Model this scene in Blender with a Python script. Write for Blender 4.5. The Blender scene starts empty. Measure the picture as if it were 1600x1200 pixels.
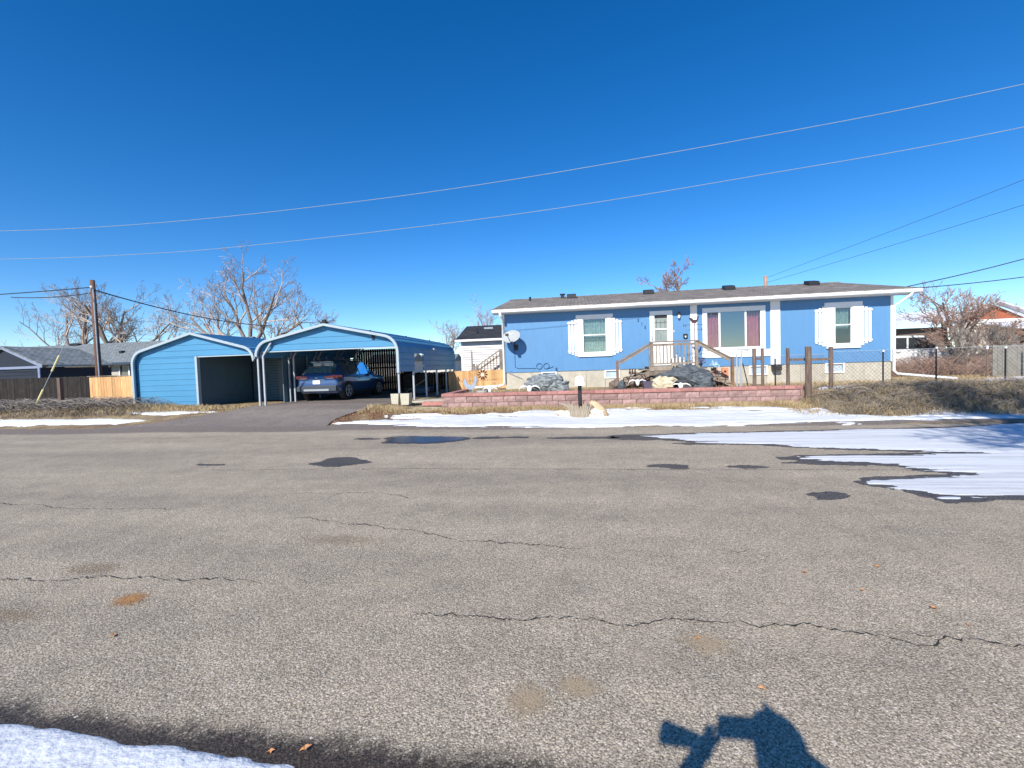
import bpy, math, random
import numpy as np
from mathutils import Vector, Matrix, noise as mnoise
random.seed(7)
sc = bpy.context.scene
COL = sc.collection
R = math.radians

# ------------------------------------------------------------------ camera
cam_d = bpy.data.cameras.new('camera')
cam = bpy.data.objects.new('camera', cam_d); COL.objects.link(cam); sc.camera = cam
F_PX, PITCH, ROLL, YAW = 709.0, .0394, .0325, .1481
cam_d.sensor_fit = 'HORIZONTAL'; cam_d.sensor_width = 36.0; cam_d.lens = 36.0*F_PX/1600.0
cam_d.clip_start = .01; cam_d.clip_end = 3000
CZ = 1.6
_h = Vector((-math.sin(YAW), math.cos(YAW), 0)); _rt = Vector((math.cos(YAW), math.sin(YAW), 0)); _up = Vector((0, 0, 1))
_F = _h*math.cos(PITCH)-_up*math.sin(PITCH); _U0 = _up*math.cos(PITCH)+_h*math.sin(PITCH)
_R = _rt*math.cos(ROLL)-_U0*math.sin(ROLL); _U = _U0*math.cos(ROLL)+_rt*math.sin(ROLL)
cam.matrix_world = Matrix(((_R.x, _U.x, -_F.x, 0), (_R.y, _U.y, -_F.y, 0), (_R.z, _U.z, -_F.z, CZ), (0, 0, 0, 1)))

# ------------------------------------------------------------------ light
SUN_TO = Vector((.65, 2.07, -1.6)).normalized()      # direction the light travels
SUN_EL = math.asin(-SUN_TO.z); SUN_ROT = math.atan2(-SUN_TO.x, -SUN_TO.y)
world = bpy.data.worlds.new('World'); sc.world = world; world.use_nodes = True
nt = world.node_tree; nt.nodes.clear()
sky = nt.nodes.new('ShaderNodeTexSky'); sky.sky_type = 'NISHITA'; sky.sun_disc = False
sky.sun_elevation = SUN_EL; sky.sun_rotation = SUN_ROT; sky.altitude = 1600
sky.air_density = 1.0; sky.dust_density = .15; sky.ozone_density = 3.6
hs = nt.nodes.new('ShaderNodeHueSaturation'); hs.inputs['Saturation'].default_value = 1.34; hs.inputs['Hue'].default_value = .505; hs.inputs['Value'].default_value = 1.2
bg = nt.nodes.new('ShaderNodeBackground'); bg.inputs[1].default_value = .112
wo = nt.nodes.new('ShaderNodeOutputWorld')
nt.links.new(sky.outputs[0], hs.inputs['Color']); nt.links.new(hs.outputs[0], bg.inputs[0]); nt.links.new(bg.outputs[0], wo.inputs[0])
sl = bpy.data.lights.new('sun', 'SUN'); sl.energy = 4.9; sl.angle = R(.53); sl.color = (1.0, .95, .87)
sun = bpy.data.objects.new('sun', sl); COL.objects.link(sun)
sun.rotation_euler = SUN_TO.to_track_quat('-Z', 'Y').to_euler(); sun.location = (-10, -20, 30)
sc.view_settings.view_transform = 'Standard'; sc.view_settings.look = 'None'
sc.view_settings.exposure = .38; sc.view_settings.gamma = 1.0

# ------------------------------------------------------------------ materials
MATS = {}
def mat(name, col, rough=.7, var=.12, scale=6.0, bump=0.0, bscale=None, metal=0.0, rand=0.0, stretch=(1, 1, 1), col2=None, spec=.4, coat=0.0):
    if name in MATS: return MATS[name]
    m = bpy.data.materials.new(name); m.use_nodes = True; t = m.node_tree; b = t.nodes['Principled BSDF']
    b.inputs['Roughness'].default_value = rough; b.inputs['Metallic'].default_value = metal
    b.inputs['Specular IOR Level'].default_value = spec; b.inputs['Coat Weight'].default_value = coat
    tc = t.nodes.new('ShaderNodeTexCoord'); mp = t.nodes.new('ShaderNodeMapping'); mp.inputs['Scale'].default_value = stretch
    t.links.new(tc.outputs['Object'], mp.inputs[0])
    if rand:
        oi = t.nodes.new('ShaderNodeObjectInfo'); va = t.nodes.new('ShaderNodeVectorMath'); va.operation = 'ADD'
        cx = t.nodes.new('ShaderNodeMath'); cx.operation = 'MULTIPLY'; cx.inputs[1].default_value = 37.0
        t.links.new(oi.outputs['Random'], cx.inputs[0]); t.links.new(mp.outputs[0], va.inputs[0]); t.links.new(cx.outputs[0], va.inputs[1])
        vec = va.outputs[0]
    else: vec = mp.outputs[0]
    n = t.nodes.new('ShaderNodeTexNoise'); n.inputs['Scale'].default_value = scale; n.inputs['Detail'].default_value = 7
    n.inputs['Roughness'].default_value = .65
    t.links.new(vec, n.inputs['Vector'])
    cr = t.nodes.new('ShaderNodeValToRGB'); cr.color_ramp.elements[0].position = .3; cr.color_ramp.elements[1].position = .7
    c2 = col2 if col2 else tuple(min(1, c*(1+var)) for c in col)
    c1 = col if col2 else tuple(c*(1-var) for c in col)
    cr.color_ramp.elements[0].color = (*c1, 1); cr.color_ramp.elements[1].color = (*c2, 1)
    t.links.new(n.outputs['Fac'], cr.inputs[0]); out = cr.outputs[0]
    if rand:
        hv = t.nodes.new('ShaderNodeHueSaturation'); mr = t.nodes.new('ShaderNodeMapRange')
        mr.inputs['To Min'].default_value = 1-rand; mr.inputs['To Max'].default_value = 1+rand
        t.links.new(oi.outputs['Random'], mr.inputs[0]); t.links.new(mr.outputs[0], hv.inputs['Value']); t.links.new(out, hv.inputs['Color']); out = hv.outputs[0]
    t.links.new(out, b.inputs['Base Color'])
    if bump:
        bn = t.nodes.new('ShaderNodeBump'); bn.inputs['Strength'].default_value = 1; bn.inputs['Distance'].default_value = bump
        n2 = t.nodes.new('ShaderNodeTexNoise'); n2.inputs['Scale'].default_value = bscale or scale*4; n2.inputs['Detail'].default_value = 6
        t.links.new(vec, n2.inputs['Vector']); t.links.new(n2.outputs['Fac'], bn.inputs['Height']); t.links.new(bn.outputs[0], b.inputs['Normal'])
    MATS[name] = m; return m

def glass_mat(name, tint, refl=.12, rough=.02, see=.7):
    if name in MATS: return MATS[name]
    m = bpy.data.materials.new(name); m.use_nodes = True; t = m.node_tree; t.nodes.remove(t.nodes['Principled BSDF'])
    o = t.nodes['Material Output']; tr = t.nodes.new('ShaderNodeBsdfTransparent'); gl = t.nodes.new('ShaderNodeBsdfGlossy')
    tr.inputs[0].default_value = (*[c*see for c in tint], 1); gl.inputs['Roughness'].default_value = rough; gl.inputs[0].default_value = (1, 1, 1, 1)
    fr = t.nodes.new('ShaderNodeFresnel'); fr.inputs[0].default_value = 1.5; ad = t.nodes.new('ShaderNodeMath'); ad.operation = 'ADD'; ad.inputs[1].default_value = refl; ad.use_clamp = True
    mx = t.nodes.new('ShaderNodeMixShader'); t.links.new(fr.outputs[0], ad.inputs[0]); t.links.new(ad.outputs[0], mx.inputs[0])
    t.links.new(tr.outputs[0], mx.inputs[1]); t.links.new(gl.outputs[0], mx.inputs[2]); t.links.new(mx.outputs[0], o.inputs[0])
    MATS[name] = m; return m

def asphalt_mat(name, lo, hi, wet=False, dust=True, near_wet=False):
    m = bpy.data.materials.new(name); m.use_nodes = True; t = m.node_tree; b = t.nodes['Principled BSDF']; L = t.links.new
    b.inputs['Roughness'].default_value = .55 if wet else .88; b.inputs['Specular IOR Level'].default_value = .3 if wet else .2
    tc = t.nodes.new('ShaderNodeTexCoord'); O = tc.outputs['Object']
    def ramp(inp, stops):
        r = t.nodes.new('ShaderNodeValToRGB'); e = r.color_ramp.elements
        while len(e) < len(stops): e.new(.5)
        for k, (p, c) in enumerate(stops): e[k].position = p; e[k].color = (*c, 1)
        L(inp, r.inputs[0]); return r.outputs[0]
    def noise(s, d=5, r=.6):
        n = t.nodes.new('ShaderNodeTexNoise'); n.inputs['Scale'].default_value = s; n.inputs['Detail'].default_value = d; n.inputs['Roughness'].default_value = r; L(O, n.inputs['Vector']); return n.outputs['Fac']
    def vor(s):
        v = t.nodes.new('ShaderNodeTexVoronoi'); v.inputs['Scale'].default_value = s; v.inputs['Randomness'].default_value = 1; L(O, v.inputs['Vector']); return v
    def mix(f, a, c, mode='MIX'):
        x = t.nodes.new('ShaderNodeMix'); x.data_type = 'RGBA'; x.blend_type = mode
        if isinstance(f, float): x.inputs[0].default_value = f
        else: L(f, x.inputs[0])
        L(a, x.inputs[6]); 
        if isinstance(c, tuple): x.inputs[7].default_value = (*c, 1)
        else: L(c, x.inputs[7])
        return x.outputs[2]
    v1 = vor(170); v2 = vor(85); v3 = vor(38)
    bw = t.nodes.new('ShaderNodeRGBToBW'); L(v1.outputs['Color'], bw.inputs[0])
    md = tuple((a+c)/2 for a, c in zip(lo, hi))
    c = ramp(bw.outputs[0], [(.15, tuple(x*.5 for x in lo)), (.4, lo), (.6, md), (.85, hi), (1.0, tuple(min(.8, x*1.7) for x in hi))])
    bw2 = t.nodes.new('ShaderNodeRGBToBW'); L(v2.outputs['Color'], bw2.inputs[0])
    c = mix(ramp(bw2.outputs[0], [(.70, (0, 0, 0)), (.78, (.5, .5, .5))]), c, tuple(x*1.15 for x in hi))
    sp = t.nodes.new('ShaderNodeSeparateColor'); L(v3.outputs['Color'], sp.inputs[0])
    mm = t.nodes.new('ShaderNodeMath'); mm.operation = 'MULTIPLY'; L(ramp(sp.outputs[0], [(.90, (0, 0, 0)), (.93, (.85, .85, .85))]), mm.inputs[0]); L(ramp(v3.outputs['Distance'], [(.28, (1, 1, 1)), (.36, (0, 0, 0))]), mm.inputs[1])
    c = mix(mm.outputs[0], c, (.66, .58, .50) if not wet else (.12, .11, .1))
    # dark gaps between the stones
    c = mix(ramp(v2.outputs['Distance'], [(.40, (0, 0, 0)), (.85, (.55, .55, .55))]), c, tuple(x*.35 for x in lo))
    # wide tone changes, dusty bands, worn wheel tracks
    mp = t.nodes.new('ShaderNodeMapping'); mp.inputs['Scale'].default_value = (.18, 1.1, 1); L(O, mp.inputs[0])
    nb = t.nodes.new('ShaderNodeTexNoise'); nb.inputs['Scale'].default_value = .8; nb.inputs['Detail'].default_value = 5; L(mp.outputs[0], nb.inputs['Vector'])
    c = mix(1.0, c, ramp(nb.outputs['Fac'], [(.3, (.80, .80, .81)), (.7, (1.17, 1.16, 1.13))]), 'MULTIPLY')
    c = mix(1.0, c, ramp(noise(2.6, 6), [(.3, (.88, .88, .88)), (.7, (1.12, 1.11, 1.08))]), 'MULTIPLY')
    if dust:
        c = mix(ramp(noise(1.15, 6, .7), [(.54, (0, 0, 0)), (.72, (.42, .42, .42))]), c, (.44, .36, .26))
    if near_wet:   # melt-water band soaked out of the near snow
        sx = t.nodes.new('ShaderNodeSeparateXYZ'); L(O, sx.inputs[0])
        def ma(op, a, b_, c_=None):
            q = t.nodes.new('ShaderNodeMath'); q.operation = op
            for i_, v_ in enumerate((a, b_, c_)):
                if v_ is None: continue
                if isinstance(v_, (int, float)): q.inputs[i_].default_value = v_
                else: L(v_, q.inputs[i_])
            return q.outputs[0]
        line = ma('MULTIPLY_ADD', sx.outputs[0], .015, sx.outputs[1]); line = ma('MULTIPLY_ADD', noise(3.0, 6, .65), -.30, line); line = ma('MULTIPLY_ADD', bw2.outputs[0], -.10, line)
        wetm = ramp(ma('ADD', line, .15), [(.0, (1, 1, 1)), (1.0, (1, 1, 1))])
        mr = t.nodes.new('ShaderNodeMapRange'); mr.inputs['From Min'].default_value = 1.60; mr.inputs['From Max'].default_value = 1.49; L(line, mr.inputs[0])
        c = mix(mr.outputs[0], c, mix(1.0, c, (.17, .16, .165), 'MULTIPLY'))
        mr2 = t.nodes.new('ShaderNodeMapRange'); mr2.inputs['To Min'].default_value = .88; mr2.inputs['To Max'].default_value = .45; L(mr.outputs[0], mr2.inputs[0]); L(mr2.outputs[0], b.inputs['Roughness'])
    L(c, b.inputs['Base Color'])
    bp = t.nodes.new('ShaderNodeBump'); bp.inputs['Strength'].default_value = .9 if not wet else .5; bp.inputs['Distance'].default_value = .004; bp.invert = True
    L(v2.outputs['Distance'], bp.inputs['Height'])
    bp2 = t.nodes.new('ShaderNodeBump'); bp2.inputs['Strength'].default_value = .8; bp2.inputs['Distance'].default_value = .004
    L(noise(140, 3), bp2.inputs['Height']); L(bp.outputs[0], bp2.inputs['Normal']); L(bp2.outputs[0], b.inputs['Normal'])
    MATS[name] = m; return m

def banded(name, c1, c2, scale, axis='Z', rough=.9, strip=.14, bump=.01):
    """shingle-like courses: a brick texture over object space"""
    m = bpy.data.materials.new(name); m.use_nodes = True; t = m.node_tree; b = t.nodes['Principled BSDF']; L = t.links.new
    b.inputs['Roughness'].default_value = rough; b.inputs['Specular IOR Level'].default_value = .2
    tc = t.nodes.new('ShaderNodeTexCoord'); br = t.nodes.new('ShaderNodeTexBrick'); L(tc.outputs['Object'], br.inputs['Vector'])
    br.inputs['Scale'].default_value = scale; br.inputs['Color1'].default_value = (*c1, 1); br.inputs['Color2'].default_value = (*c2, 1)
    br.inputs['Mortar'].default_value = (*[x*.4 for x in c1], 1); br.inputs['Mortar Size'].default_value = .012; br.inputs['Brick Width'].default_value = .31; br.inputs['Row Height'].default_value = strip
    n = t.nodes.new('ShaderNodeTexNoise'); n.inputs['Scale'].default_value = 3; n.inputs['Detail'].default_value = 8; n.inputs['Roughness'].default_value = .75; L(tc.outputs['Object'], n.inputs['Vector'])
    r = t.nodes.new('ShaderNodeValToRGB'); r.color_ramp.elements[0].position = .3; r.color_ramp.elements[0].color = (.6, .6, .6, 1); r.color_ramp.elements[1].position = .7; r.color_ramp.elements[1].color = (1.3, 1.3, 1.3, 1); L(n.outputs['Fac'], r.inputs[0])
    x = t.nodes.new('ShaderNodeMix'); x.data_type = 'RGBA'; x.blend_type = 'MULTIPLY'; x.inputs[0].default_value = 1; L(br.outputs['Color'], x.inputs[6]); L(r.outputs[0], x.inputs[7]); L(x.outputs[2], b.inputs['Base Color'])
    bp = t.nodes.new('ShaderNodeBump'); bp.inputs['Distance'].default_value = bump; L(br.outputs['Fac'], bp.inputs['Height']); bp.invert = True; L(bp.outputs[0], b.inputs['Normal'])
    MATS[name] = m; return m

M_road = asphalt_mat('worn_asphalt', (.31, .262, .203), (.55, .473, .372), near_wet=True)
M_drive = asphalt_mat('driveway_asphalt', (.19, .162, .148), (.31, .27, .245), dust=False)
M_wet = asphalt_mat('wet_asphalt', (.036, .031, .028), (.19, .168, .148), wet=True, dust=False)
M_snow = mat('snow', (.69, .71, .735), .6, .05, 5, .012, 28, spec=.3)
def streak_snow():
    m = mat('packed_snow', (.56, .565, .58), .6, .05, 1.0, .010, 26, spec=.3, stretch=(.30, 7.5, 1), col2=(.74, .755, .78)); r = [n for n in m.node_tree.nodes if n.type == 'VALTORGB'][0]
    r.color_ramp.elements[0].position = .36; r.color_ramp.elements[1].position = .56; return m
M_psnow = streak_snow()
M_blue = mat('blue_siding_paint', (.10, .245, .445), .62, .05, 2.5, .002, 60, stretch=(3, 3, .6))
M_blue_s = mat('blue_steel', (.075, .255, .43), .55, .05, 1.2, .0005, 10, spec=.3)
M_trim = mat('white_paint', (.82, .82, .80), .55, .04, 4, .001, 40)
M_cream = mat('cream_sash', (.62, .60, .55), .5, .05, 4)
M_ctrim = mat('pale_steel_trim', (.36, .43, .46), .4, .06, 3)
M_galv = mat('galvanised_tube', (.40, .43, .46), .5, .1, 5, metal=.2)
M_mesh = mat('rusty_wire', (.10, .07, .055), .7, .4, 6, col2=(.26, .22, .2))
M_block = mat('red_concrete_block', (.27, .165, .148), .92, .2, 9, .014, 45, rand=.18, col2=(.43, .285, .255))
M_cap = mat('red_cap_block', (.33, .145, .125), .9, .15, 9, .006, 60, rand=.16, col2=(.46, .225, .195))
M_conc = mat('foundation_cement', (.42, .38, .30), .9, .14, 5, .004, 30, rand=.08, col2=(.55, .51, .42))
M_wood = mat('weathered_wood', (.16, .125, .095), .85, .3, 4, .004, 20, rand=.2, stretch=(1, 1, 1), col2=(.33, .27, .21))
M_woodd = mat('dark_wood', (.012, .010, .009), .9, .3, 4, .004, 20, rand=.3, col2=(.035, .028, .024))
M_post = mat('old_post_wood', (.085, .055, .042), .9, .3, 6, .006, 20, rand=.15, stretch=(4, 4, .7), col2=(.2, .145, .115))
M_cedar = mat('cedar_board', (.50, .25, .09), .8, .25, 5, .003, 20, rand=.22, stretch=(5, 5, .5), col2=(.74, .46, .22))
M_navy = mat('navy_siding', (.016, .022, .036), .7, .1, 2)
M_greyblue = mat('grey_blue_siding', (.035, .06, .1), .7, .1, 2)
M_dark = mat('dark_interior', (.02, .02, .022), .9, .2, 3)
M_black = mat('black_plastic', (.018, .018, .02), .5, .1, 5)
M_roof = banded('brown_shingles', (.185, .163, .14), (.32, .283, .25), 1.0, strip=.14)
M_roof2 = banded('grey_shingles', (.20, .225, .23), (.28, .305, .31), 1.0, strip=.16)
M_roof3 = banded('charcoal_shingles', (.035, .037, .045), (.055, .058, .066), 1.0, strip=.14)
M_roof4 = mat('snowy_roof', (.62, .65, .70), .6, .12, 1.5, .01, 10)
M_lap = mat('white_lap_siding', (.62, .60, .57), .6, .05, 3)
M_brick = mat('red_gable', (.32, .10, .05), .9, .15, 3)
M_bark = mat('bark', (.12, .09, .075), .95, .3, 12, .02, 30, col2=(.32, .265, .225))
M_twig = mat('pale_twigs', (.34, .27, .225), .9, .2, 3, col2=(.56, .47, .40))
M_rtwig = mat('reddish_twigs', (.23, .14, .105), .9, .25, 3, col2=(.38, .26, .2))
M_dtwig = mat('dead_grey_twigs', (.17, .145, .125), .9, .25, 3, col2=(.34, .30, .26))
M_cloth_g = mat('green_curtain', (.13, .21, .185), .9, .2, 10, col2=(.28, .38, .34))
M_cloth_r = mat('maroon_curtain', (.26, .045, .065), .9, .2, 10, col2=(.42, .12, .16))
M_glass = glass_mat('window_glass', (.98, 1, 1), .03, .01, .97)
M_carglass = glass_mat('car_glass', (.3, .35, .35), .06, .01, .35)
M_pglass = glass_mat('picture_window_glass', (.5, .62, .66), .20, .01, .45)
M_wire = mat('pale_wire', (.27, .31, .34), .5, .1, 1)
M_wired = mat('dark_wire', (.03, .03, .035), .6, .1, 1)
M_steel = mat('black_steel', (.03, .028, .03), .5, .2, 4)
M_stone = mat('grey_marbled_rock', (.03, .04, .045), .85, .4, 6.5, .035, 18, col2=(.42, .45, .45), stretch=(1, 1.4, 2.4))
M_stone2 = mat('slate_rock', (.018, .023, .03), .8, .4, 6.5, .035, 16, col2=(.17, .195, .21), stretch=(.8, 1.5, 3))
M_tan = mat('tan_rock', (.42, .34, .2), .9, .3, 5, .02, 14, col2=(.72, .64, .48))
M_pale = mat('pale_rock', (.55, .47, .36), .9, .25, 7, .02, 18, col2=(.74, .68, .58))
M_sand = mat('sandstone_log', (.50, .33, .19), .9, .2, 7, .02, 18, col2=(.66, .47, .3))
M_bone = mat('white_bone', (.78, .77, .74), .6, .06, 8)
M_drift = mat('driftwood', (.22, .18, .13), .9, .3, 8, .01, 20, col2=(.46, .39, .29), stretch=(4, 4, .6))
M_terra = mat('terracotta', (.62, .25, .14), .85, .15, 8)
M_rust = mat('rusty_metal', (.07, .035, .03), .8, .3, 10)

# ------------------------------------------------------------------ mesh helpers
class MB:
    def __init__(s): s.v = []; s.f = []; s.smooth = False
    def add(s, vs, fs):
        n = len(s.v); s.v.extend([tuple(v) for v in vs]); s.f.extend([tuple(i+n for i in f) for f in fs]); return s
    def box(s, x0, x1, y0, y1, z0, z1):
        return s.add([(x0, y0, z0), (x1, y0, z0), (x1, y1, z0), (x0, y1, z0), (x0, y0, z1), (x1, y0, z1), (x1, y1, z1), (x0, y1, z1)],
                     [(0, 3, 2, 1), (4, 5, 6, 7), (0, 1, 5, 4), (1, 2, 6, 5), (2, 3, 7, 6), (3, 0, 4, 7)])
    def bar(s, a, b, w, h=None, up=(0, 0, 1)):
        a = Vector(a); b = Vector(b); d = (b-a).normalized(); u = Vector(up)
        if abs(d.dot(u)) > .97: u = Vector((0, 1, 0))
        r = d.cross(u).normalized(); u = r.cross(d).normalized(); h = h or w
        vs = []
        for p in (a, b):
            for i, j in ((-1, -1), (1, -1), (1, 1), (-1, 1)): vs.append(p+r*w/2*i+u*h/2*j)
        return s.add(vs, [(0, 1, 2, 3), (7, 6, 5, 4), (0, 4, 5, 1), (1, 5, 6, 2), (2, 6, 7, 3), (3, 7, 4, 0)])
    def tube(s, pts, r, n=8, cap=True):
        pts = [Vector(p) for p in pts]; rs = r if isinstance(r, (list, tuple)) else [r]*len(pts)
        vs = []; prev = None
        for i, p in enumerate(pts):
            d = (pts[min(i+1, len(pts)-1)]-pts[max(i-1, 0)])
            if d.length < 1e-9: d = Vector((0, 0, 1))
            d.normalize()
            if prev is None: prev = d.orthogonal().normalized()
            e = (prev-d*prev.dot(d))
            if e.length < 1e-6: e = d.orthogonal()
            e.normalize(); prev = e; g = d.cross(e)
            for k in range(n):
                a = 2*math.pi*k/n; vs.append(p+(e*math.cos(a)+g*math.sin(a))*rs[i])
        fs = []
        for i in range(len(pts)-1):
            for k in range(n):
                k2 = (k+1) % n; fs.append((i*n+k, i*n+k2, (i+1)*n+k2, (i+1)*n+k))
        if cap: fs.append(tuple(range(n-1, -1, -1))); fs.append(tuple((len(pts)-1)*n+k for k in range(n)))
        return s.add(vs, fs)
    def prism(s, poly, y0, y1, axis='Y'):
        """poly in (x,z) pushed along Y, or (y,z) pushed along X, or (x,y) pushed along Z"""
        n = len(poly)
        def P(a, b, t): return {'Y': (a, t, b), 'X': (t, a, b), 'Z': (a, b, t)}[axis]
        vs = [P(a, b, y0) for a, b in poly]+[P(a, b, y1) for a, b in poly]
        return s.add(vs, [tuple(range(n)), tuple(range(2*n-1, n-1, -1))]+[(i, i+n, (i+1) % n+n, (i+1) % n) for i in range(n)])
    def sheet(s, path, y0, y1, th=.012, axis='Y'):
        """thin folded sheet: open path (a,b) extruded"""
        def P(a, b, t): return {'Y': (a, t, b), 'X': (t, a, b)}[axis]
        n = len(path); off = []
        for i, p in enumerate(path):
            a = path[max(i-1, 0)]; b = path[min(i+1, n-1)]; dx, dz = b[0]-a[0], b[1]-a[1]; l = math.hypot(dx, dz) or 1
            off.append((p[0]-dz/l*th, p[1]+dx/l*th))
        vs = [P(*p, y0) for p in path]+[P(*p, y1) for p in path]+[P(*p, y0) for p in off]+[P(*p, y1) for p in off]
        fs = []
        for i in range(n-1):
            fs += [(i, i+1, n+i+1, n+i), (2*n+i, 3*n+i, 3*n+i+1, 2*n+i+1), (i, 2*n+i, 2*n+i+1, i+1), (n+i, n+i+1, 3*n+i+1, 3*n+i)]
        fs += [(0, n, 3*n, 2*n), (n-1, 3*n-1, 4*n-1, 2*n-1)]
        return s.add(vs, fs)
    def blob(s, c, rad, seed=0, rough=.25, nu=14, nv=9, sc_=1.6, flat=0):
        vs = []; c = Vector(c)
        for j in range(nv+1):
            th = math.pi*j/nv
            for i in range(nu):
                ph = 2*math.pi*i/nu; d = Vector((math.sin(th)*math.cos(ph), math.sin(th)*math.sin(ph), math.cos(th)))
                k = 1+rough*mnoise.noise(d*sc_+Vector((seed*3.1, seed*1.7, 0)))+rough*.5*mnoise.noise(d*sc_*3+Vector((seed, 9, 0)))
                vs.append((c.x+d.x*rad[0]*k, c.y+d.y*rad[1]*k, c.z+d.z*rad[2]*k))
        fs = []
        for j in range(nv):
            for i in range(nu):
                i2 = (i+1) % nu; fs.append((j*nu+i, (j+1)*nu+i, (j+1)*nu+i2, j*nu+i2))
        return s.add(vs, fs)
    def build(s, name, m, parent=None, smooth=False, origin=None):
        off = Vector((0, 0, 0))
        if parent is not None: off = world_loc(parent)
        elif origin is not None: off = Vector(origin)
        elif s.v:
            a = np.array(s.v); off = Vector(((a[:, 0].min()+a[:, 0].max())/2, (a[:, 1].min()+a[:, 1].max())/2, a[:, 2].min()))
        me = bpy.data.meshes.new(name); me.from_pydata([(v[0]-off.x, v[1]-off.y, v[2]-off.z) for v in s.v], [], s.f); me.update()
        if smooth or s.smooth: me.shade_smooth()
        me.materials.append(m)
        o = bpy.data.objects.new(name, me); COL.objects.link(o)
        if parent is not None: o.parent = parent
        else: o.location = off
        return o
def world_loc(o):
    l = Vector((0, 0, 0))
    while o: l += o.location; o = o.parent
    return l
def tag(o, label=None, cat=None, group=None, kind=None):
    if label: o['label'] = label
    if cat: o['category'] = cat
    if group: o['group'] = group
    if kind: o['kind'] = kind
    return o
def thing(name, label, cat, loc=(0, 0, 0), group=None, rz=0):
    o = bpy.data.objects.new(name, None); o.empty_display_size = .2; COL.objects.link(o); o.location = loc; o.rotation_euler.z = rz
    return tag(o, label, cat, group)
def kids(o): return [c for c in bpy.data.objects if c.parent == o]
def copy_tree(o, loc, label, rz=None, scale=None, src_kids=None):
    c = o.copy(); COL.objects.link(c); c.location = loc; c['label'] = label
    if rz is not None: c.rotation_euler.z = rz
    if scale: c.scale = scale
    for ch in kids(o):
        d = ch.copy(); COL.objects.link(d); d.parent = c
        for g in kids(ch):
            e = g.copy(); COL.objects.link(e); e.parent = d
    return c
def inst(src, loc, parent, scale=None, rot=None):
    """share the mesh of src as another piece"""
    o = bpy.data.objects.new(src.name.split('.')[0], src.data); COL.objects.link(o); o.parent = parent; o.location = loc
    if scale: o.scale = scale
    if rot: o.rotation_euler = rot
    return o

# numpy value noise
_rng = np.random.RandomState(5); _T = _rng.rand(256, 256)
def vn(x, y):
    xi = np.floor(x).astype(int); yi = np.floor(y).astype(int); fx = x-xi; fy = y-yi; fx = fx*fx*(3-2*fx); fy = fy*fy*(3-2*fy)
    a = _T[xi % 256, yi % 256]; b = _T[(xi+1) % 256, yi % 256]; c = _T[xi % 256, (yi+1) % 256]; d = _T[(xi+1) % 256, (yi+1) % 256]
    return (a*(1-fx)+b*fx)*(1-fy)+(c*(1-fx)+d*fx)*fy
def fbm(x, y, o=4):
    s = 0; a = .5; t = 0
    for k in range(o): s = s+a*vn(x*2**k+k*17.3, y*2**k+k*9.1); t += a; a *= .5
    return s/t
def sm(a, b, t): u = np.clip((t-a)/(b-a), 0, 1); return u*u*(3-2*u)

def gz(x, y):
    x = np.asarray(x, float); y = np.asarray(y, float)
    left = .40*sm(11.7, 15.3, y)+.12*sm(-12.5, -17.5, x)*sm(13, 15, y)
    mid = .01+.21*sm(11.9, 14.5, y)+.2*sm(15.2, 17.0, y)
    inner = .61+.03*sm(15, 18, y)
    right = .02+.58*sm(12.6, 14.4, y)
    wl = sm(-6.6, -5.4, x); z = left*(1-wl)+mid*wl
    z = np.where((y > 14.87) & (x > -4.5) & (x < 6.64), inner, z)
    wr = sm(6.5, 8.2, x); z = np.where(x > 6.5, np.where(y > 14.87, np.maximum(right, .58), mid*(1-wr)+right*wr), z)
    z = np.where(y > 18, z+(.5-z)*sm(19, 24, y), z)
    return z
def gzf(x, y): return float(gz(x, y))
def road_edge(x): return 11.62+.10*np.sin(x*.9)+.25*(fbm(x*.9, x*0+3.3)-.5)

def grid_mesh(name, xs, ys, zf, m, mask=None, zs=None):
    X, Y = np.meshgrid(xs, ys); Z = zf(X, Y) if zs is None else zs
    nx, ny = len(xs), len(ys); v = np.stack([X.ravel(), Y.ravel(), Z.ravel()], 1)
    i = np.arange(nx-1)[None, :]+np.arange(ny-1)[:, None]*nx; q = np.stack([i, i+1, i+nx+1, i+nx], -1).reshape(-1, 4)
    if mask is not None:
        mk = mask.ravel(); keep = mk[q].any(1); q = q[keep]
        used = np.unique(q); remap = -np.ones(len(v), int); remap[used] = np.arange(len(used)); v = v[used]; q = remap[q]
    me = bpy.data.meshes.new(name); me.vertices.add(len(v)); me.vertices.foreach_set('co', v.ravel())
    me.loops.add(len(q)*4); me.loops.foreach_set('vertex_index', q.ravel()); me.polygons.add(len(q))
    me.polygons.foreach_set('loop_start', np.arange(len(q))*4); me.polygons.foreach_set('loop_total', np.full(len(q), 4)); me.update(calc_edges=True)
    me.shade_smooth(); me.materials.append(m); o = bpy.data.objects.new(name, me); COL.objects.link(o); return o

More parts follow.
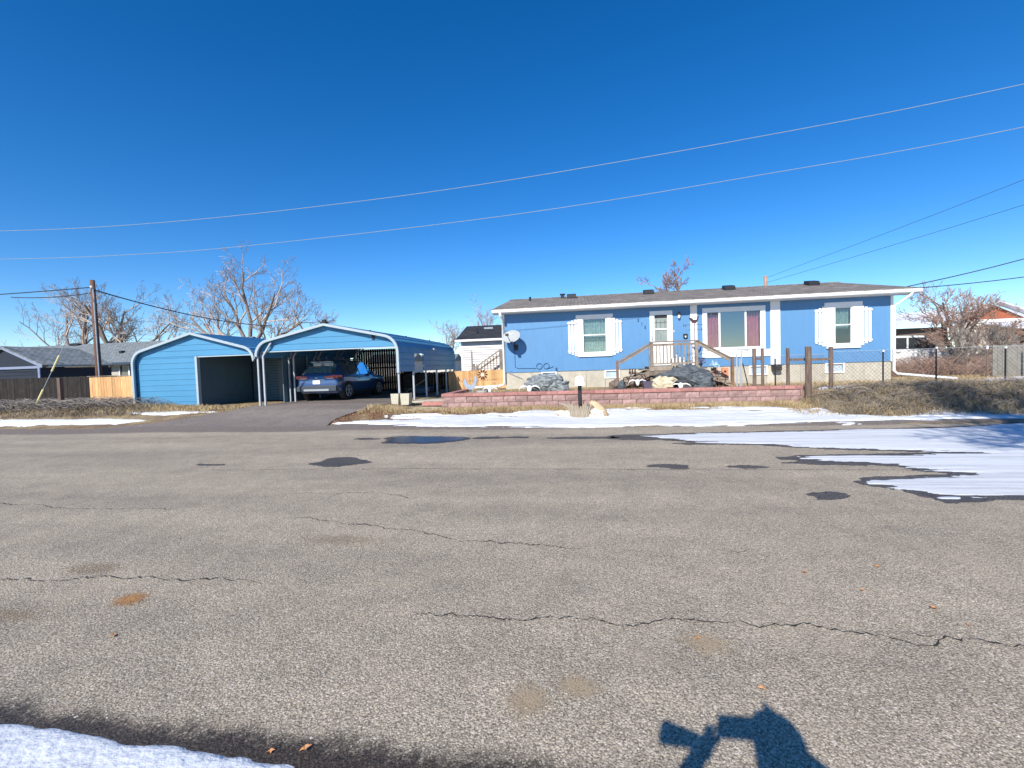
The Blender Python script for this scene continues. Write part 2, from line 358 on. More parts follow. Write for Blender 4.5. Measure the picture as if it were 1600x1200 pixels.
# ------------------------------------------------------------------ ground
def soil_mat():
    m = bpy.data.materials.new('dry_soil_and_grass'); m.use_nodes = True; t = m.node_tree; b = t.nodes['Principled BSDF']; L = t.links.new
    b.inputs['Roughness'].default_value = .95; b.inputs['Specular IOR Level'].default_value = .1
    tc = t.nodes.new('ShaderNodeTexCoord'); O = tc.outputs['Object']
    def noise(s, d=6, r=.7):
        n = t.nodes.new('ShaderNodeTexNoise'); n.inputs['Scale'].default_value = s; n.inputs['Detail'].default_value = d; n.inputs['Roughness'].default_value = r; L(O, n.inputs['Vector']); return n.outputs['Fac']
    def ramp(i, st):
        r = t.nodes.new('ShaderNodeValToRGB'); e = r.color_ramp.elements
        while len(e) < len(st): e.new(.5)
        for k, (p, c) in enumerate(st): e[k].position = p; e[k].color = (*c, 1)
        L(i, r.inputs[0]); return r.outputs[0]
    x = t.nodes.new('ShaderNodeMix'); x.data_type = 'RGBA'
    L(ramp(noise(1.3), [(.42, (0, 0, 0)), (.58, (1, 1, 1))]), x.inputs[0])
    L(ramp(noise(22), [(.3, (.10, .065, .045)), (.5, (.24, .17, .115)), (.7, (.42, .34, .25))]), x.inputs[6])
    L(ramp(noise(30), [(.3, (.22, .16, .08)), (.5, (.38, .29, .16)), (.72, (.56, .47, .30))]), x.inputs[7])
    L(x.outputs[2], b.inputs['Base Color'])
    bp = t.nodes.new('ShaderNodeBump'); bp.inputs['Distance'].default_value = .05; L(noise(35), bp.inputs['Height']); L(bp.outputs[0], b.inputs['Normal'])
    return m
M_soil = soil_mat()
xs = np.concatenate([np.array([-400, -250, -160, -110, -80, -60, -48, -38, -31]), np.arange(-27, 17, .14), np.array([17.5, 18.5, 20, 23, 27, 33, 42, 60, 90, 150, 250, 400])])
xs = np.sort(np.concatenate([xs, [-4.505, -4.495, 6.638, 6.642]]))
ys = np.concatenate([np.array([-300, -100, -40, -15, -6, -2, 0, .8, 1.2, 1.45, 1.7, 2.2, 3, 5, 8, 10.5, 11.2]), np.arange(11.4, 14.86, .1), np.array([14.868, 14.872]), np.arange(14.95, 24, .16), np.array([24.5, 26, 28, 31, 35, 40, 50, 65, 90, 140, 250, 500, 900])])
def ground_z(X, Y):
    z = gz(X, Y)+.05*(fbm(X*1.7, Y*1.7)-.5)*sm(11.9, 12.6, Y)
    road = (Y > 1.6) & (Y < 11.3)
    z = np.where(road, -.06, z); z = np.where((Y >= 11.3) & (Y < 11.9), z-.03*(1-sm(11.3, 11.9, Y))*0, z)
    z = np.where(Y <= 1.6, -.015+.01*fbm(X*2, Y*2), z)
    dr = (X < -6.7) & (X > -15.5) & (Y > 11.4) & (Y < 23.5)
    return np.where(dr, z-.02, z)
tag(grid_mesh('ground', xs, ys, ground_z, M_soil), kind='structure')

# road: one sheet with an uneven far edge
xs = np.concatenate([np.arange(-180, -30, 6.), np.arange(-30, 20, .2), np.arange(20, 180, 6.)]); us = np.linspace(0, 1, 60)
X, U = np.meshgrid(xs, us); Yn = 1.28+.12*fbm(X*1.1, X*0+7.)+0*U; Y = Yn+(road_edge(X)-Yn)*U
Z = .02-.00055*(Y-6)**2*0-.02+0*Y+.0
# slightly raised edge of the paving over the soil
o = grid_mesh('road', xs, us, None, M_road, zs=Z); co = np.stack([X.ravel(), Y.ravel(), (Z+np.where(U > .985, .0, .006)).ravel()], 1); o.data.vertices.foreach_set('co', co.ravel()); o.data.update(); tag(o, kind='structure')

# gravel shoulder between road and verge
sh_m = mat('gravel_shoulder', (.12, .095, .08), .95, .3, 25, .02, 60, col2=(.27, .225, .19))
xs = np.arange(-40, 14, .2); us = np.linspace(0, 1, 8); X, U = np.meshgrid(xs, us); Y0 = road_edge(X)-.25; Y1 = Y0+.85+.35*fbm(X*1.3, X*0+5); Y = Y0+(Y1-Y0)*U
o = grid_mesh('shoulder', xs, us, None, sh_m, zs=0*X); co = np.stack([X.ravel(), Y.ravel(), (np.maximum(gz(X, Y), 0)+.022-.012*(U < .1)-.03*(U > .95)).ravel()], 1); co[:, 2] = np.where(U.ravel() == 0, .003, co[:, 2]); o.data.vertices.foreach_set('co', co.ravel()); o.data.update(); tag(o, kind='structure')

# driveway
def dr_l(y): return np.interp(y, [11.3, 11.9, 13.0, 14.2, 15.2, 24], [-17.6, -15.8, -13.6, -12.4, -12.15, -12.1])
def dr_r(y): return np.interp(y, [11.3, 12.2, 13.0, 14.0, 15.2, 24], [-6.2, -7.3, -7.55, -7.2, -6.75, -6.2])
vs_ = np.concatenate([np.arange(11.35, 16, .12), np.arange(16, 23.6, .4)]); us = np.linspace(0, 1, 50); U, Y = np.meshgrid(us, vs_)
X = dr_l(Y)+(dr_r(Y)-dr_l(Y))*U+.12*(fbm(Y*2, U*3)-.5)*(np.abs(U-.5) > .45)
Z = np.maximum(gz(X, Y), 0)+.016
Z = np.where(Y < 11.75, .004+ (Z-.004)*sm(11.4, 11.75, Y), Z)
o = grid_mesh('driveway', us, vs_, None, M_drive, zs=Z); co = np.stack([X.ravel(), Y.ravel(), Z.ravel()], 1); o.data.vertices.foreach_set('co', co.ravel()); o.data.update(); tag(o, kind='structure')

# ------------------------------------------------------------------ snow and wet patches
def sdf(P, X, Y):
    """signed distance to polygon, positive inside"""
    n = len(P); d = np.full(X.shape, 1e9); ins = np.zeros(X.shape, bool)
    for i in range(n):
        ax, ay = P[i]; bx, by = P[(i+1) % n]; ex, ey = bx-ax, by-ay; wx, wy = X-ax, Y-ay
        t = np.clip((wx*ex+wy*ey)/(ex*ex+ey*ey+1e-9), 0, 1); d = np.minimum(d, np.hypot(wx-ex*t, wy-ey*t))
        c = ((ay <= Y) & (by > Y)) | ((by <= Y) & (ay > Y)); xi = ax+(Y-ay)/(by-ay+1e-12)*ex; ins ^= c & (X < xi)
    return np.where(ins, d, -d)
S_road = [(1.2, 10.05), (1.7, 10.14), (2.65, 10.35), (4.0, 10.4), (6.7, 10.62), (8.5, 10.95), (9.8, 11.5), (30, 13), (30, 4.2), (8, 5.4), (4.77, 5.67), (4.24, 5.58), (3.84, 5.49), (3.84, 5.76), (3.6, 5.97), (3.44, 6.12), (3.58, 6.3), (3.95, 6.38), (4.6, 6.52), (5.11, 6.7), (4.65, 6.87), (4.46, 7.19), (3.73, 7.41), (3.13, 7.65), (3.55, 7.79), (5.27, 7.92), (6.16, 8.05), (5.44, 8.22), (5.01, 8.30), (4.14, 8.5), (3.35, 8.85), (2.23, 9.2), (1.7, 9.55)]
S_verge = [(-7.71, 12.55), (-7.0, 13.1), (-5.4, 13.6), (-4.14, 13.7), (-2.66, 13.9), (-.14, 14.1), (1.84, 14.2), (3.67, 13.9), (6.14, 13.6), (7.12, 12.9), (8.45, 12.7), (10.9, 13.6), (13, 13.9), (30, 14.6), (30, 11.3), (10.4, 11.7), (9.0, 11.72), (6.66, 11.6), (3.64, 11.5), (-.12, 11.45), (-2.76, 11.55), (-5.65, 12.1)]
def snow(name, P, x0, x1, y0, y1, res, th, streak=.5, warp=.12, zf=None, bias=0., tracks=0., rag=1., patch=0.):
    xs = np.arange(x0, x1, res*1.6); ys = np.arange(y0, y1, res); X, Y = np.meshgrid(xs, ys)
    d = sdf(P, X+warp*2*(fbm(X*1.1, Y*3.2)-.5), Y+warp*(fbm(X*1.6+9, Y*4.1)-.5))
    st = fbm(X*.55+3, Y*5.5, 5)
    h = d*1.2+(st-.5)*streak*np.clip(1-d*.3, .35, 1)+bias+rag*(.16*(fbm(X*5, Y*9)-.5)+.12*(fbm(X*14, Y*20, 2)-.5))-patch*np.clip(fbm(X*.8+5, Y*3.0, 5)-.47, 0, 1)*sm(12.3, 13.6, Y)
    base = (gz(X, Y) if zf is None else zf(X, Y))
    st2 = fbm(X*.30+7, Y*15+X*.4, 4); h = h-tracks*np.clip((st2-.50)*5, 0, 1)*np.clip(1.4-d*.45, .35, 1); z = np.clip(h, -.10, .35)/.35; hh = np.where(z > 0, th*np.sqrt(np.clip(z, 0, 1))*(.75+.5*fbm(X*5, Y*8)), z*.16)
    return grid_mesh(name, xs, ys, None, M_psnow if tracks else M_snow, mask=h > -.07, zs=base+hh)
def flat_patch(name, P, x0, x1, y0, y1, res, z, m, warp=.12, grow=0., streak=0., edge=.07):
    xs = np.arange(x0, x1, res*1.6); ys = np.arange(y0, y1, res); X, Y = np.meshgrid(xs, ys)
    d = sdf(P, X+warp*2*(fbm(X*1.1, Y*3.2)-.5), Y+warp*(fbm(X*1.6+9, Y*4.1)-.5))+grow+streak*(fbm(X*.8+1, Y*4)-.5)+.03*(fbm(X*9, Y*9)-.5)
    d = d+edge*(fbm(X*38, Y*38, 2)-.5)+edge*1.5*(fbm(X*7, Y*12, 3)-.5)
    return grid_mesh(name, xs, ys, None, m, mask=d > -.12, zs=z+np.clip(d, -.12, 0)*.35)
flat0 = lambda X, Y: 0*X+.006
tag(snow('road_snow', S_road, .6, 24, 4.2, 12.2, .03, .016, .42, zf=flat0, tracks=.14), kind='structure')
tag(flat_patch('wet_asphalt', S_road, .2, 24, 3.9, 12.0, .05, .0105, M_wet, grow=.10, streak=.10), kind='structure')
tag(snow('verge_snow', S_verge, -8.6, 24, 11.0, 14.7, .03, .04, 1.1, .3, tracks=.42, patch=7., zf=lambda X, Y: np.maximum(gz(X, Y)+.012+.05*(fbm(X*1.7, Y*1.7)-.5)*sm(11.9, 12.6, Y), .012)), kind='structure')
tag(snow('left_snow', [(-26, 13.75), (-26, 13.0), (-19, 12.85), (-15.5, 13.0), (-14.6, 13.35), (-16, 13.5), (-20, 13.6)], -27, -13.6, 12.4, 14.2, .035, .04, .3, .1), kind='structure')
tag(snow('left_snow_trace', [(-16.2, 14.0), (-14.2, 13.9), (-12.9, 14.4), (-14, 14.35), (-16, 14.2)], -17, -12.3, 13.6, 14.8, .03, .03, .3, .08), kind='structure')
tag(snow('yard_snow', [(6.9, 14.95), (9, 14.95), (12, 15.0), (16, 15.3), (30, 16), (30, 22), (18, 19.5), (14.0, 18.0), (12.6, 16.6), (11.4, 15.7), (8.2, 15.6)], 6.66, 26, 14.8, 22, .06, .04, .4, .2, zf=lambda X, Y: gz(X, Y)+.03), kind='structure')
# the bank of snow the photographer stands in, on the near side of the road
S_near = [(-30, 1.9), (-5, 1.76), (-2.67, 1.69), (-2.14, 1.67), (-1.71, 1.68), (-1.16, 1.655), (-.6, 1.5), (.4, 1.25), (3, 1.1), (12, 1.0), (30, 1.0), (30, -8), (-30, -8)]
tag(snow('near_snow', S_near, -9, 9, -2, 2.1, .016, .035, .05, .08, zf=flat0, rag=.22, bias=-.03), kind='structure')
xs = np.array([-60., -9, 9, 60]); ys = np.array([-40., -1.97]); tag(grid_mesh('snow_field', xs, ys, lambda X, Y: 0*X+.04, M_snow), kind='structure')
S_wetnear = [(-30, 2.05), (-5, 1.93), (-2.6, 1.83), (-1.7, 1.80), (-1.0, 1.76), (-.3, 1.72), (.6, 1.66), (1.2, 1.62), (12, 1.5), (12, 0), (-30, 0)]
pass
def lens(cx, cy, rx, ry, seed=0):
    return [(cx+rx*math.cos(a)*(1+.22*math.sin(3*a+seed)), cy+ry*math.sin(a)*(1+.25*math.sin(2*a+seed*2))) for a in [2*math.pi*k/26 for k in range(26)]]
M_puddle = mat('puddle_water', (.02, .026, .05), .28, .1, 3, spec=.5)  # dark blue of the reflected sky put into the base colour
for i, (cx, cy, rx, ry, seed) in enumerate([(-3.62, 9.76, .95, .62, 1), (-4.22, 7.43, .50, .33, 2), (-2.05, 9.95, .32, .13, 3), (-1.4, 9.97, .3, .10, 5), (.15, 9.85, .75, .16, 4), (1.25, 9.85, .8, .3, 2), (1.32, 7.08, .27, .13, 5), (2.42, 7.04, .22, .07, 6), (2.76, 5.58, .18, .14, 0.6), (-5.0, 9.95, .3, .08, 2), (4.0, 7.38, 1.0, .16, 2.2), (2.9, 9.0, 1.2, .12, 1.2), (-6.6, 7.2, .25, .05, 1)]):
    tag(flat_patch('wet_patch', lens(cx, cy, rx, ry, seed), cx-rx*1.6, cx+rx*1.6, cy-ry*2, cy+ry*2, .022, .0115, M_wet, warp=.07, grow=.015), kind='structure')
tag(flat_patch('puddle', lens(-3.6, 9.78, .84, .56, 1), -5.2, -2, 8.8, 10.8, .03, .0145, M_puddle, warp=.05), kind='structure')
# cracks: jagged ribbons of bitumen-dark gap
M_crack = mat('crack', (.03, .027, .025), .9, .2, 20)
def crack(pts, w, jag=.025, seed=1):
    rnd = random.Random(seed); P = []
    for (x0, y0), (x1, y1) in zip(pts[:-1], pts[1:]):
        n = max(2, int(math.hypot(x1-x0, y1-y0)/.018))
        for k in range(n): t = k/n; P.append((x0+(x1-x0)*t, y0+(y1-y0)*t))
    P.append(pts[-1]); v = []; jy = 0
    for k, (x, y) in enumerate(P):
        jy = jy*.86+rnd.uniform(-jag, jag)*.75; ww = .75*w*rnd.uniform(.15, 1.5)*(.55+.6*abs(math.sin(k*.07+seed)))*min(1, (k+1)/8, (len(P)-k)/8)
        v += [(x, y+jy-ww/2, .0135), (x+rnd.uniform(-.005, .005), y+jy+ww/2, .0135)]
    m = MB(); m.add(v, [(2*i, 2*i+2, 2*i+3, 2*i+1) for i in range(len(P)-1)]); o = m.build('crack', M_crack); tag(o, kind='structure')
crack([(-5.6, 3.02), (-4.72, 2.98), (-4.24, 2.95), (-3.83, 3.05), (-2.79, 3.11), (-2.42, 3.06)], .013, seed=1)
crack([(-1.1, 2.76), (-.79, 2.75), (-.46, 2.77), (-.1, 2.81), (.32, 2.78), (.6, 2.83), (.88, 2.80), (1.3, 2.84), (1.78, 2.72), (2.0, 2.78), (2.36, 2.78), (3.4, 2.8)], .013, seed=2)
crack([(1.72, 2.86), (1.86, 2.83), (1.98, 2.79)], .008, seed=3)
crack([(-3.2, 4.55), (-2.6, 4.42), (-1.61, 4.20), (-1.2, 4.0), (-.64, 3.95), (0, 3.9)], .012, seed=4)
crack([(-9, 4.98), (-7.63, 4.88), (-6.4, 4.72), (-4.8, 4.74)], .012, seed=5)
crack([(-6.3, 6.75), (-3, 6.9), (2, 6.85), (5.8, 6.88), (9, 6.9)], .014, .012, seed=6)
crack([(-4.0, 5.45), (-2.7, 5.5), (-2, 5.3)], .01, seed=7)
crack([(1.1, 3.95), (1.25, 3.93), (1.45, 3.94)], .008, seed=8)
crack([(-7.0, 6.6), (-6.2, 7.2), (-5.4, 8.2), (-5.1, 9.0)], .012, seed=9)
# pits and dusty / rusty stains
M_dust = mat('tan_dust', (.30, .23, .15), .95, .25, 60, .004, 90, col2=(.42, .34, .24))
M_rstain = mat('orange_dust', (.42, .2, .07), .95, .25, 60, .004, 90, col2=(.5, .28, .12))
def dust(cx, cy, rx, ry, m, n, seed):
    rnd = random.Random(seed); mb = MB()
    for k in range(n):
        g = rnd.gauss(0, .45); h = rnd.gauss(0, .45); x = cx+rx*g; y = cy+ry*h; s = rnd.uniform(.002, .0048)
        a = rnd.uniform(0, 6); zz = rnd.uniform(.0075, .0105); mb.add([(x+s*math.cos(a+t)*rnd.uniform(.7, 1.2), y+s*math.sin(a+t)*rnd.uniform(.7, 1.2), zz) for t in (0, 1.3, 2.6, 3.9, 5.1)], [(0, 1, 2, 3, 4)])
    tag(mb.build('dust_patch', m), kind='stuff')
dust(-3.25, 2.77, .12, .10, M_rstain, 1300, 1); dust(-.28, 2.09, .10, .11, M_dust, 1500, 2); dust(-.05, 2.2, .10, .08, M_dust, 1100, 3)
dust(.67, 2.62, .13, .11, M_dust, 1100, 4); dust(-4.1, 3.2, .3, .12, M_dust, 1800, 5); dust(-3.95, 2.5, .35, .1, M_dust, 1800, 6); dust(-2.3, 3.95, .6, .15, M_dust, 2500, 7)
# loose pebbles on the road, denser near the camera edge
rnd = random.Random(11); mb = MB()
for k in range(2600):
    y = 1.75+abs(rnd.gauss(0, 1.0)); x = rnd.uniform(-4.6-y*.6, 3.2+y); s = rnd.uniform(.002, .0065)*(1.3 if rnd.random() < .08 else 1)
    q = [(x+s*rnd.uniform(.6, 1.3)*math.cos(t), y+s*rnd.uniform(.6, 1.3)*math.sin(t), .004+s*.3) for t in (0, 1.57, 3.14, 4.7)]
    mb.add(q+[(x, y, .006+s*.9)], [(0, 1, 4), (1, 2, 4), (2, 3, 4), (3, 0, 4)])
tag(mb.build('loose_pebbles', mat('pebble', (.30, .27, .24), .8, .3, 40, col2=(.50, .46, .42)), origin=(0, 0, 0)), kind='stuff')
# fallen leaves
M_leaf = mat('orange_leaf', (.42, .17, .06), .8, .2, 60, rand=.2, col2=(.62, .33, .15))
where = ['beside the crack below the photo centre', 'largest by the right middle of the road', 'left one of the pair right of centre', 'smallest, alone far right of the pair', 'just above the photographer\'s shadow', 'at the dark edge of the near snow', 'just above the crack at the right', 'at the right side above the double crack', 'on the wet edge by the near snow tip', 'on open asphalt left of centre']
for k, (x, y) in enumerate([(.63, 2.66), (1.85, 3.31), (1.6, 3.56), (2.17, 3.7), (.83, 2.27), (-1.19, 1.70), (2.14, 3.11), (2.2, 2.93), (-1.33, 1.67), (-2.9, 2.35)]):
    mb = MB(); s = random.uniform(.014, .022); a = random.uniform(0, 6); P = []
    for t, r_ in ((0, 1.4), (.7, .7), (1.3, 1.0), (2.2, .6), (3.1, 1.1), (3.9, .6), (4.8, .9), (5.6, .6)): P.append((x+s*r_*math.cos(t+a), y+s*r_*math.sin(t+a), .012+random.uniform(0, .012)))
    mb.add(P+[(x, y, .014)], [(i, (i+1) % 8, 8) for i in range(8)])
    tag(mb.build('fallen_leaf', M_leaf), 'dry orange leaf lying on the asphalt, '+where[k], 'leaf', 'dry leaves scattered on the road')

# ------------------------------------------------------------------ grass
def blades(name, pts, h0, h1, w, m, seed=1, lean=.6, segs=2, base=None):
    rg = np.random.RandomState(seed); n = len(pts); x = pts[:, 0]; y = pts[:, 1]; z = (gz(x, y) if base is None else base(x, y))
    h = rg.uniform(h0, h1, n); a = rg.uniform(0, 2*np.pi, n); L = rg.uniform(.15, lean, n)*h*1.3; b = rg.uniform(0, 2*np.pi, n)
    wx, wy = np.cos(b)*w/2, np.sin(b)*w/2; V = []; 
    for k, t in enumerate((0, .5, 1.0)):
        cx = x+np.cos(a)*L*t**1.7; cy = y+np.sin(a)*L*t**1.7; cz = z+h*(t-.35*t*t*(L/h)); f = (1, .75, .12)[k]
        V += [np.stack([cx-wx*f, cy-wy*f, cz], 1), np.stack([cx+wx*f, cy+wy*f, cz], 1)]
    v = np.stack(V, 1).reshape(-1, 3); i = np.arange(n)[:, None]*6; q = np.concatenate([i+[[0, 1, 3, 2]], i+[[2, 3, 5, 4]]], 1).reshape(-1, 4)
    me = bpy.data.meshes.new(name); me.vertices.add(len(v)); me.vertices.foreach_set('co', v.ravel()); me.loops.add(len(q)*4); me.loops.foreach_set('vertex_index', q.ravel())
    me.polygons.add(len(q)); me.polygons.foreach_set('loop_start', np.arange(len(q))*4); me.polygons.foreach_set('loop_total', np.full(len(q), 4)); me.update(calc_edges=True)
    me.materials.append(m); o = bpy.data.objects.new(name, me); COL.objects.link(o); return tag(o, kind='stuff')
def scatter(n, x0, x1, y0, y1, dens=None, seed=1, clump=2.2, thr=.45):
    rg = np.random.RandomState(seed); x = rg.uniform(x0, x1, n*3); y = rg.uniform(y0, y1, n*3); p = fbm(x*clump, y*clump+seed, 4)
    k = (p > thr-.12*rg.rand(n*3)); 
    if dens is not None: k &= rg.rand(n*3) < dens(x, y)
    return np.stack([x[k], y[k]], 1)[:n]
M_straw = mat('straw_grass', (.28, .19, .085), .9, .3, 2.2, col2=(.60, .47, .27))
M_straw2 = mat('grey_straw', (.13, .10, .07), .9, .3, 1.6, col2=(.42, .35, .25))
blades('verge_grass', scatter(15000, -7.2, 6.9, 13.5, 14.74, lambda x, y: sm(13.2, 14.5, y), 1, thr=.42), .03, .15, .012, M_straw, 1)
blades('verge_litter', scatter(9000, -7.2, 3, 12.6, 14.4, None, 12, thr=.5), .01, .05, .02, mat('brown_litter', (.16, .07, .04), .9, .3, 4, col2=(.36, .22, .13)), 2, 1.5)
bank = lambda x, y: sm(12.2, 13.0, y+.7*(fbm(x*.8, y)-.5)+.02*(x-9))*np.where(y > 14.7, .5, 1)
blades('leaf_litter', scatter(9000, -7.6, -1.5, 12.6, 14.5, None, 31, thr=.46), .008, .03, .035, mat('rust_litter', (.15, .055, .03), .9, .3, 6, col2=(.38, .2, .11)), 32, 2.0)
blades('bank_weeds', scatter(30000, 6.5, 17.5, 12.2, 14.95, bank, 3, thr=.40), .08, .34, .011, M_straw2, 3, 1.1)
blades('bank_straw', scatter(12000, 5.6, 17, 12.3, 14.6, bank, 4, thr=.5), .06, .30, .011, M_straw, 4, 1.1)
blades('yard_grass', scatter(26000, 6.8, 26, 15.3, 24, lambda x, y: np.where((x < 11.6) & (y > 18.5), 0, 1)*sm(15.1, 16.2, y), 5, thr=.36), .04, .15, .016, M_straw, 5)
blades('yard_soil_grass', scatter(5000, -4.4, 6.5, 15.0, 18.5, None, 6, thr=.5), .02, .08, .014, M_straw, 6)
blades('carport_verge_grass', scatter(9000, -22, -12.2, 14.0, 15.4, lambda x, y: sm(13.8, 14.7, y), 7, thr=.42), .03, .16, .014, M_straw, 7)
blades('left_weeds', scatter(16000, -27, -15.5, 13.7, 16.9, None, 8, thr=.42), .05, .28, .013, M_straw2, 8, 1.2)
# tangled grey brush at the left: arching stems
def brush(name, n, x0, x1, y0, y1, hgt, m, seed, rad=.006, length=(.5, 1.6), z0=0, parent=None):
    rnd = random.Random(seed); mb = MB()
    for k in range(n):
        x = rnd.uniform(x0, x1); y = rnd.uniform(y0, y1); a = rnd.gauss(0, .5)+(math.pi if rnd.random() < .5 else 0); l = rnd.uniform(*length); h = hgt*rnd.uniform(.3, 1); bz = gzf(x, y)+z0
        pts = []
        for t in (0, .25, .5, .75, 1): pts.append((x+math.cos(a)*l*t, y+math.sin(a)*l*t*.6+rnd.uniform(-.03, .03), bz+h*math.sin(t*2.6)+rnd.uniform(-.03, .03)))
        mb.tube(pts, [rad, rad, rad*.8, rad*.6, rad*.3], 3, False)
    return mb.build(name, m, parent)
tag(brush('grey_brush', 900, -26, -16.4, 14.4, 16.6, .38, M_dtwig, 21, .008), kind='stuff')
tag(brush('dark_brush', 260, -26, -17.5, 14.2, 16.4, .35, mat('dark_stems', (.05, .045, .05), .9, .3, 3), 22, .009), kind='stuff')

tag(brush('bank_stems', 900, 7.2, 17, 12.9, 14.8, .28, M_dtwig, 41, .006, (.3, .9)), kind='stuff'); tag(brush('bank_dark_stems', 700, 7.0, 17, 12.8, 14.7, .22, MATS['dark_stems'], 42, .007, (.3, .8)), kind='stuff')
# ------------------------------------------------------------------ trees
def grow(segs, rnd, p, d, L, r, lvl, mx, up=.12, jit=.22, kidsn=(6, 6, 5, 4), ratio=.62):
    n = 5 if lvl < 2 else (4 if lvl < 3 else 3); pts = [p]; rr = [r]
    for i in range(n):
        d = (d+Vector((rnd.gauss(0, jit), rnd.gauss(0, jit), rnd.gauss(0, jit)+up))*.8).normalized(); p2 = p+d*L/n; r2 = r*(1-(i+1)/n*.62)
        segs.append((p, p2, rr[-1], r2, lvl)); p = p2; pts.append(p); rr.append(r2)
    if lvl >= mx: return
    k = kidsn[min(lvl, len(kidsn)-1)]
    for j in range(k):
        t = .25+.75*(j+rnd.random()*.8)/k; idx = min(n-1, int(t*n)); q = pts[idx]+(pts[idx+1]-pts[idx])*(t*n-idx) if idx < n else pts[-1]
        dd = (pts[min(idx+1, n)]-pts[max(idx, 0)]).normalized(); ax = dd.cross(Vector((rnd.gauss(0, 1), rnd.gauss(0, 1), rnd.gauss(0, 1)))).normalized()
        nd = (Matrix.Rotation(rnd.uniform(.45, .95), 3, ax) @ dd); grow(segs, rnd, q, nd, L*ratio*rnd.uniform(.65, 1.1)*(1.1-.35*t), max(rr[idx]*.55, .006), lvl+1, mx, up, jit, kidsn, ratio)
def tree(label, loc, limbs, seed, mx=3, r0=.35, twig_r=.012, name='bare_tree', group=None, kidsn=(6, 6, 5, 4), m_t=None, jit=.2, up=.12, cat='tree', trunk_h=None, ratio=.62):
    rnd = random.Random(seed); t = thing(name, label, cat, loc, group); base = Vector(loc); segs = []; T = MB()
    if trunk_h:
        T.tube([base-Vector((0, 0, .3)), base+Vector((0, 0, trunk_h*.5)), base+Vector((0, 0, trunk_h))], [r0*1.2, r0, r0*.85], 10)
    top = base+Vector((0, 0, trunk_h or 0))
    for (dx, dy, dz, L) in limbs: grow(segs, rnd, top, Vector((dx, dy, dz)).normalized(), L, r0*.62, 0, mx, up, jit, kidsn, ratio)
    Bm = MB()
    for a, b, r1, r2, l in segs:
        (T if l == 0 else Bm).tube([a, b], [max(r1, twig_r), max(r2, twig_r*.8)], 7 if l == 0 else (4 if l == 1 else 3), False)
    T.build('trunk', M_bark, t, smooth=True); Bm.build('branches', m_t or M_twig, t); return t
G = 'bare cottonwoods beyond the left houses'
tree('wide bare cottonwood nearest the left frame edge, behind the grey roof', (-57.2, 45, .5), [(-.9, 0, .62, 8), (-.45, .1, .9, 7), (.0, 0, 1, 6.2), (-1.3, 0, .28, 8), (.2, .3, 1, 5)], 3, 4, .36, .013, group=G, kidsn=(6, 5, 4, 3), trunk_h=3.2)
tree('tall bare cottonwood directly behind the leaning utility pole', (-53.8, 45.5, .5), [(.25, 0, 1, 7), (.7, 0, .9, 6.5), (-.15, .1, 1, 6.6)], 5, 4, .36, .013, group=G, kidsn=(6, 5, 4, 3), trunk_h=3.4)
tree('low spreading bare cottonwood between the utility pole and the metal garage', (-51.5, 45, .5), [(.9, 0, .55, 6.5), (1.2, .1, .28, 7), (.5, 0, .9, 4.5)], 8, 4, .32, .013, group=G, kidsn=(6, 5, 4, 3), trunk_h=3.2)
tree('big rounded bare cottonwood rising behind the two metal carports', (-27.6, 35, .5), [(-.95, 0, .7, 6.6), (-.5, .2, 1, 6.6), (.03, 0, 1, 7), (.55, 0, 1, 6.3), (.95, .1, .7, 5.4), (-1.2, 0, .3, 6.2), (1.3, 0, .32, 3.0)], 10, 4, .30, .012, group=G, kidsn=(6, 5, 4, 3), trunk_h=2.8)
tree('small bare tree just right of the big rounded cottonwood', (-22.6, 36, .5), [(-.2, 0, 1, 4.5), (.4, 0, .8, 3.0), (.1, .2, 1, 3)], 12, 4, .16, .010, group=G, kidsn=(5, 5, 3, 3), trunk_h=2.5)
tree('thin pale bare tree left of the charcoal shed roof', (-11.6, 40, .5), [(-.15, 0, 1, 3.2), (.2, 0, 1, 3.0), (.05, .2, 1, 2.8)], 14, 3, .10, .010, trunk_h=1.2)
tree('thin bare tree peeking out between shed roof and blue house', (-8.0, 40, .5), [(-.1, 0, 1, 3.6), (.15, 0, 1, 3.2)], 15, 3, .12, .010, trunk_h=2)
tree('bare knotty tree showing above the middle of the brown roof', (8.6, 40, .5), [(.3, 0, 1, 2.9), (-.5, 0, .8, 2.8), (.05, .1, 1, 2.4)], 17, 4, .18, .014, trunk_h=5.6, kidsn=(5, 5, 4, 3), m_t=M_rtwig, jit=.3)
tree('dense twiggy bare tree beyond the fence right of the house', (17.6, 24, .55), [(-.35, 0, 1, 2.6), (.05, .1, 1, 3.2), (.4, 0, 1, 2.8), (.8, .1, .75, 2.2), (-.8, 0, .7, 2.2), (.2, -.3, 1, 2.6), (-.15, .2, 1, 3.0)], 19, 4, .15, .009, kidsn=(7, 5, 4, 3), m_t=M_rtwig, trunk_h=.4, jit=.28)
tree('low grey bare shrub in front of the white pickup', (15.6, 21.8, .55), [(-.5, 0, .8, 1.5), (.4, 0, .9, 1.7), (0, 0, 1, 1.6), (.9, 0, .5, 1.5)], 23, 4, .05, .006, name='bare_shrub', cat='shrub', kidsn=(6, 5, 4, 2), m_t=M_dtwig, jit=.3)
tree('bushy bare shrub at the foot of the dense twiggy tree', (17.9, 22.6, .55), [(-.5, 0, .8, 1.6), (.4, 0, .9, 1.6), (0, 0, 1, 1.7), (.9, 0, .5, 1.6), (-1, 0, .4, 1.5)], 24, 4, .05, .006, name='bare_shrub', cat='shrub', kidsn=(6, 5, 4, 2), m_t=M_dtwig, jit=.3)
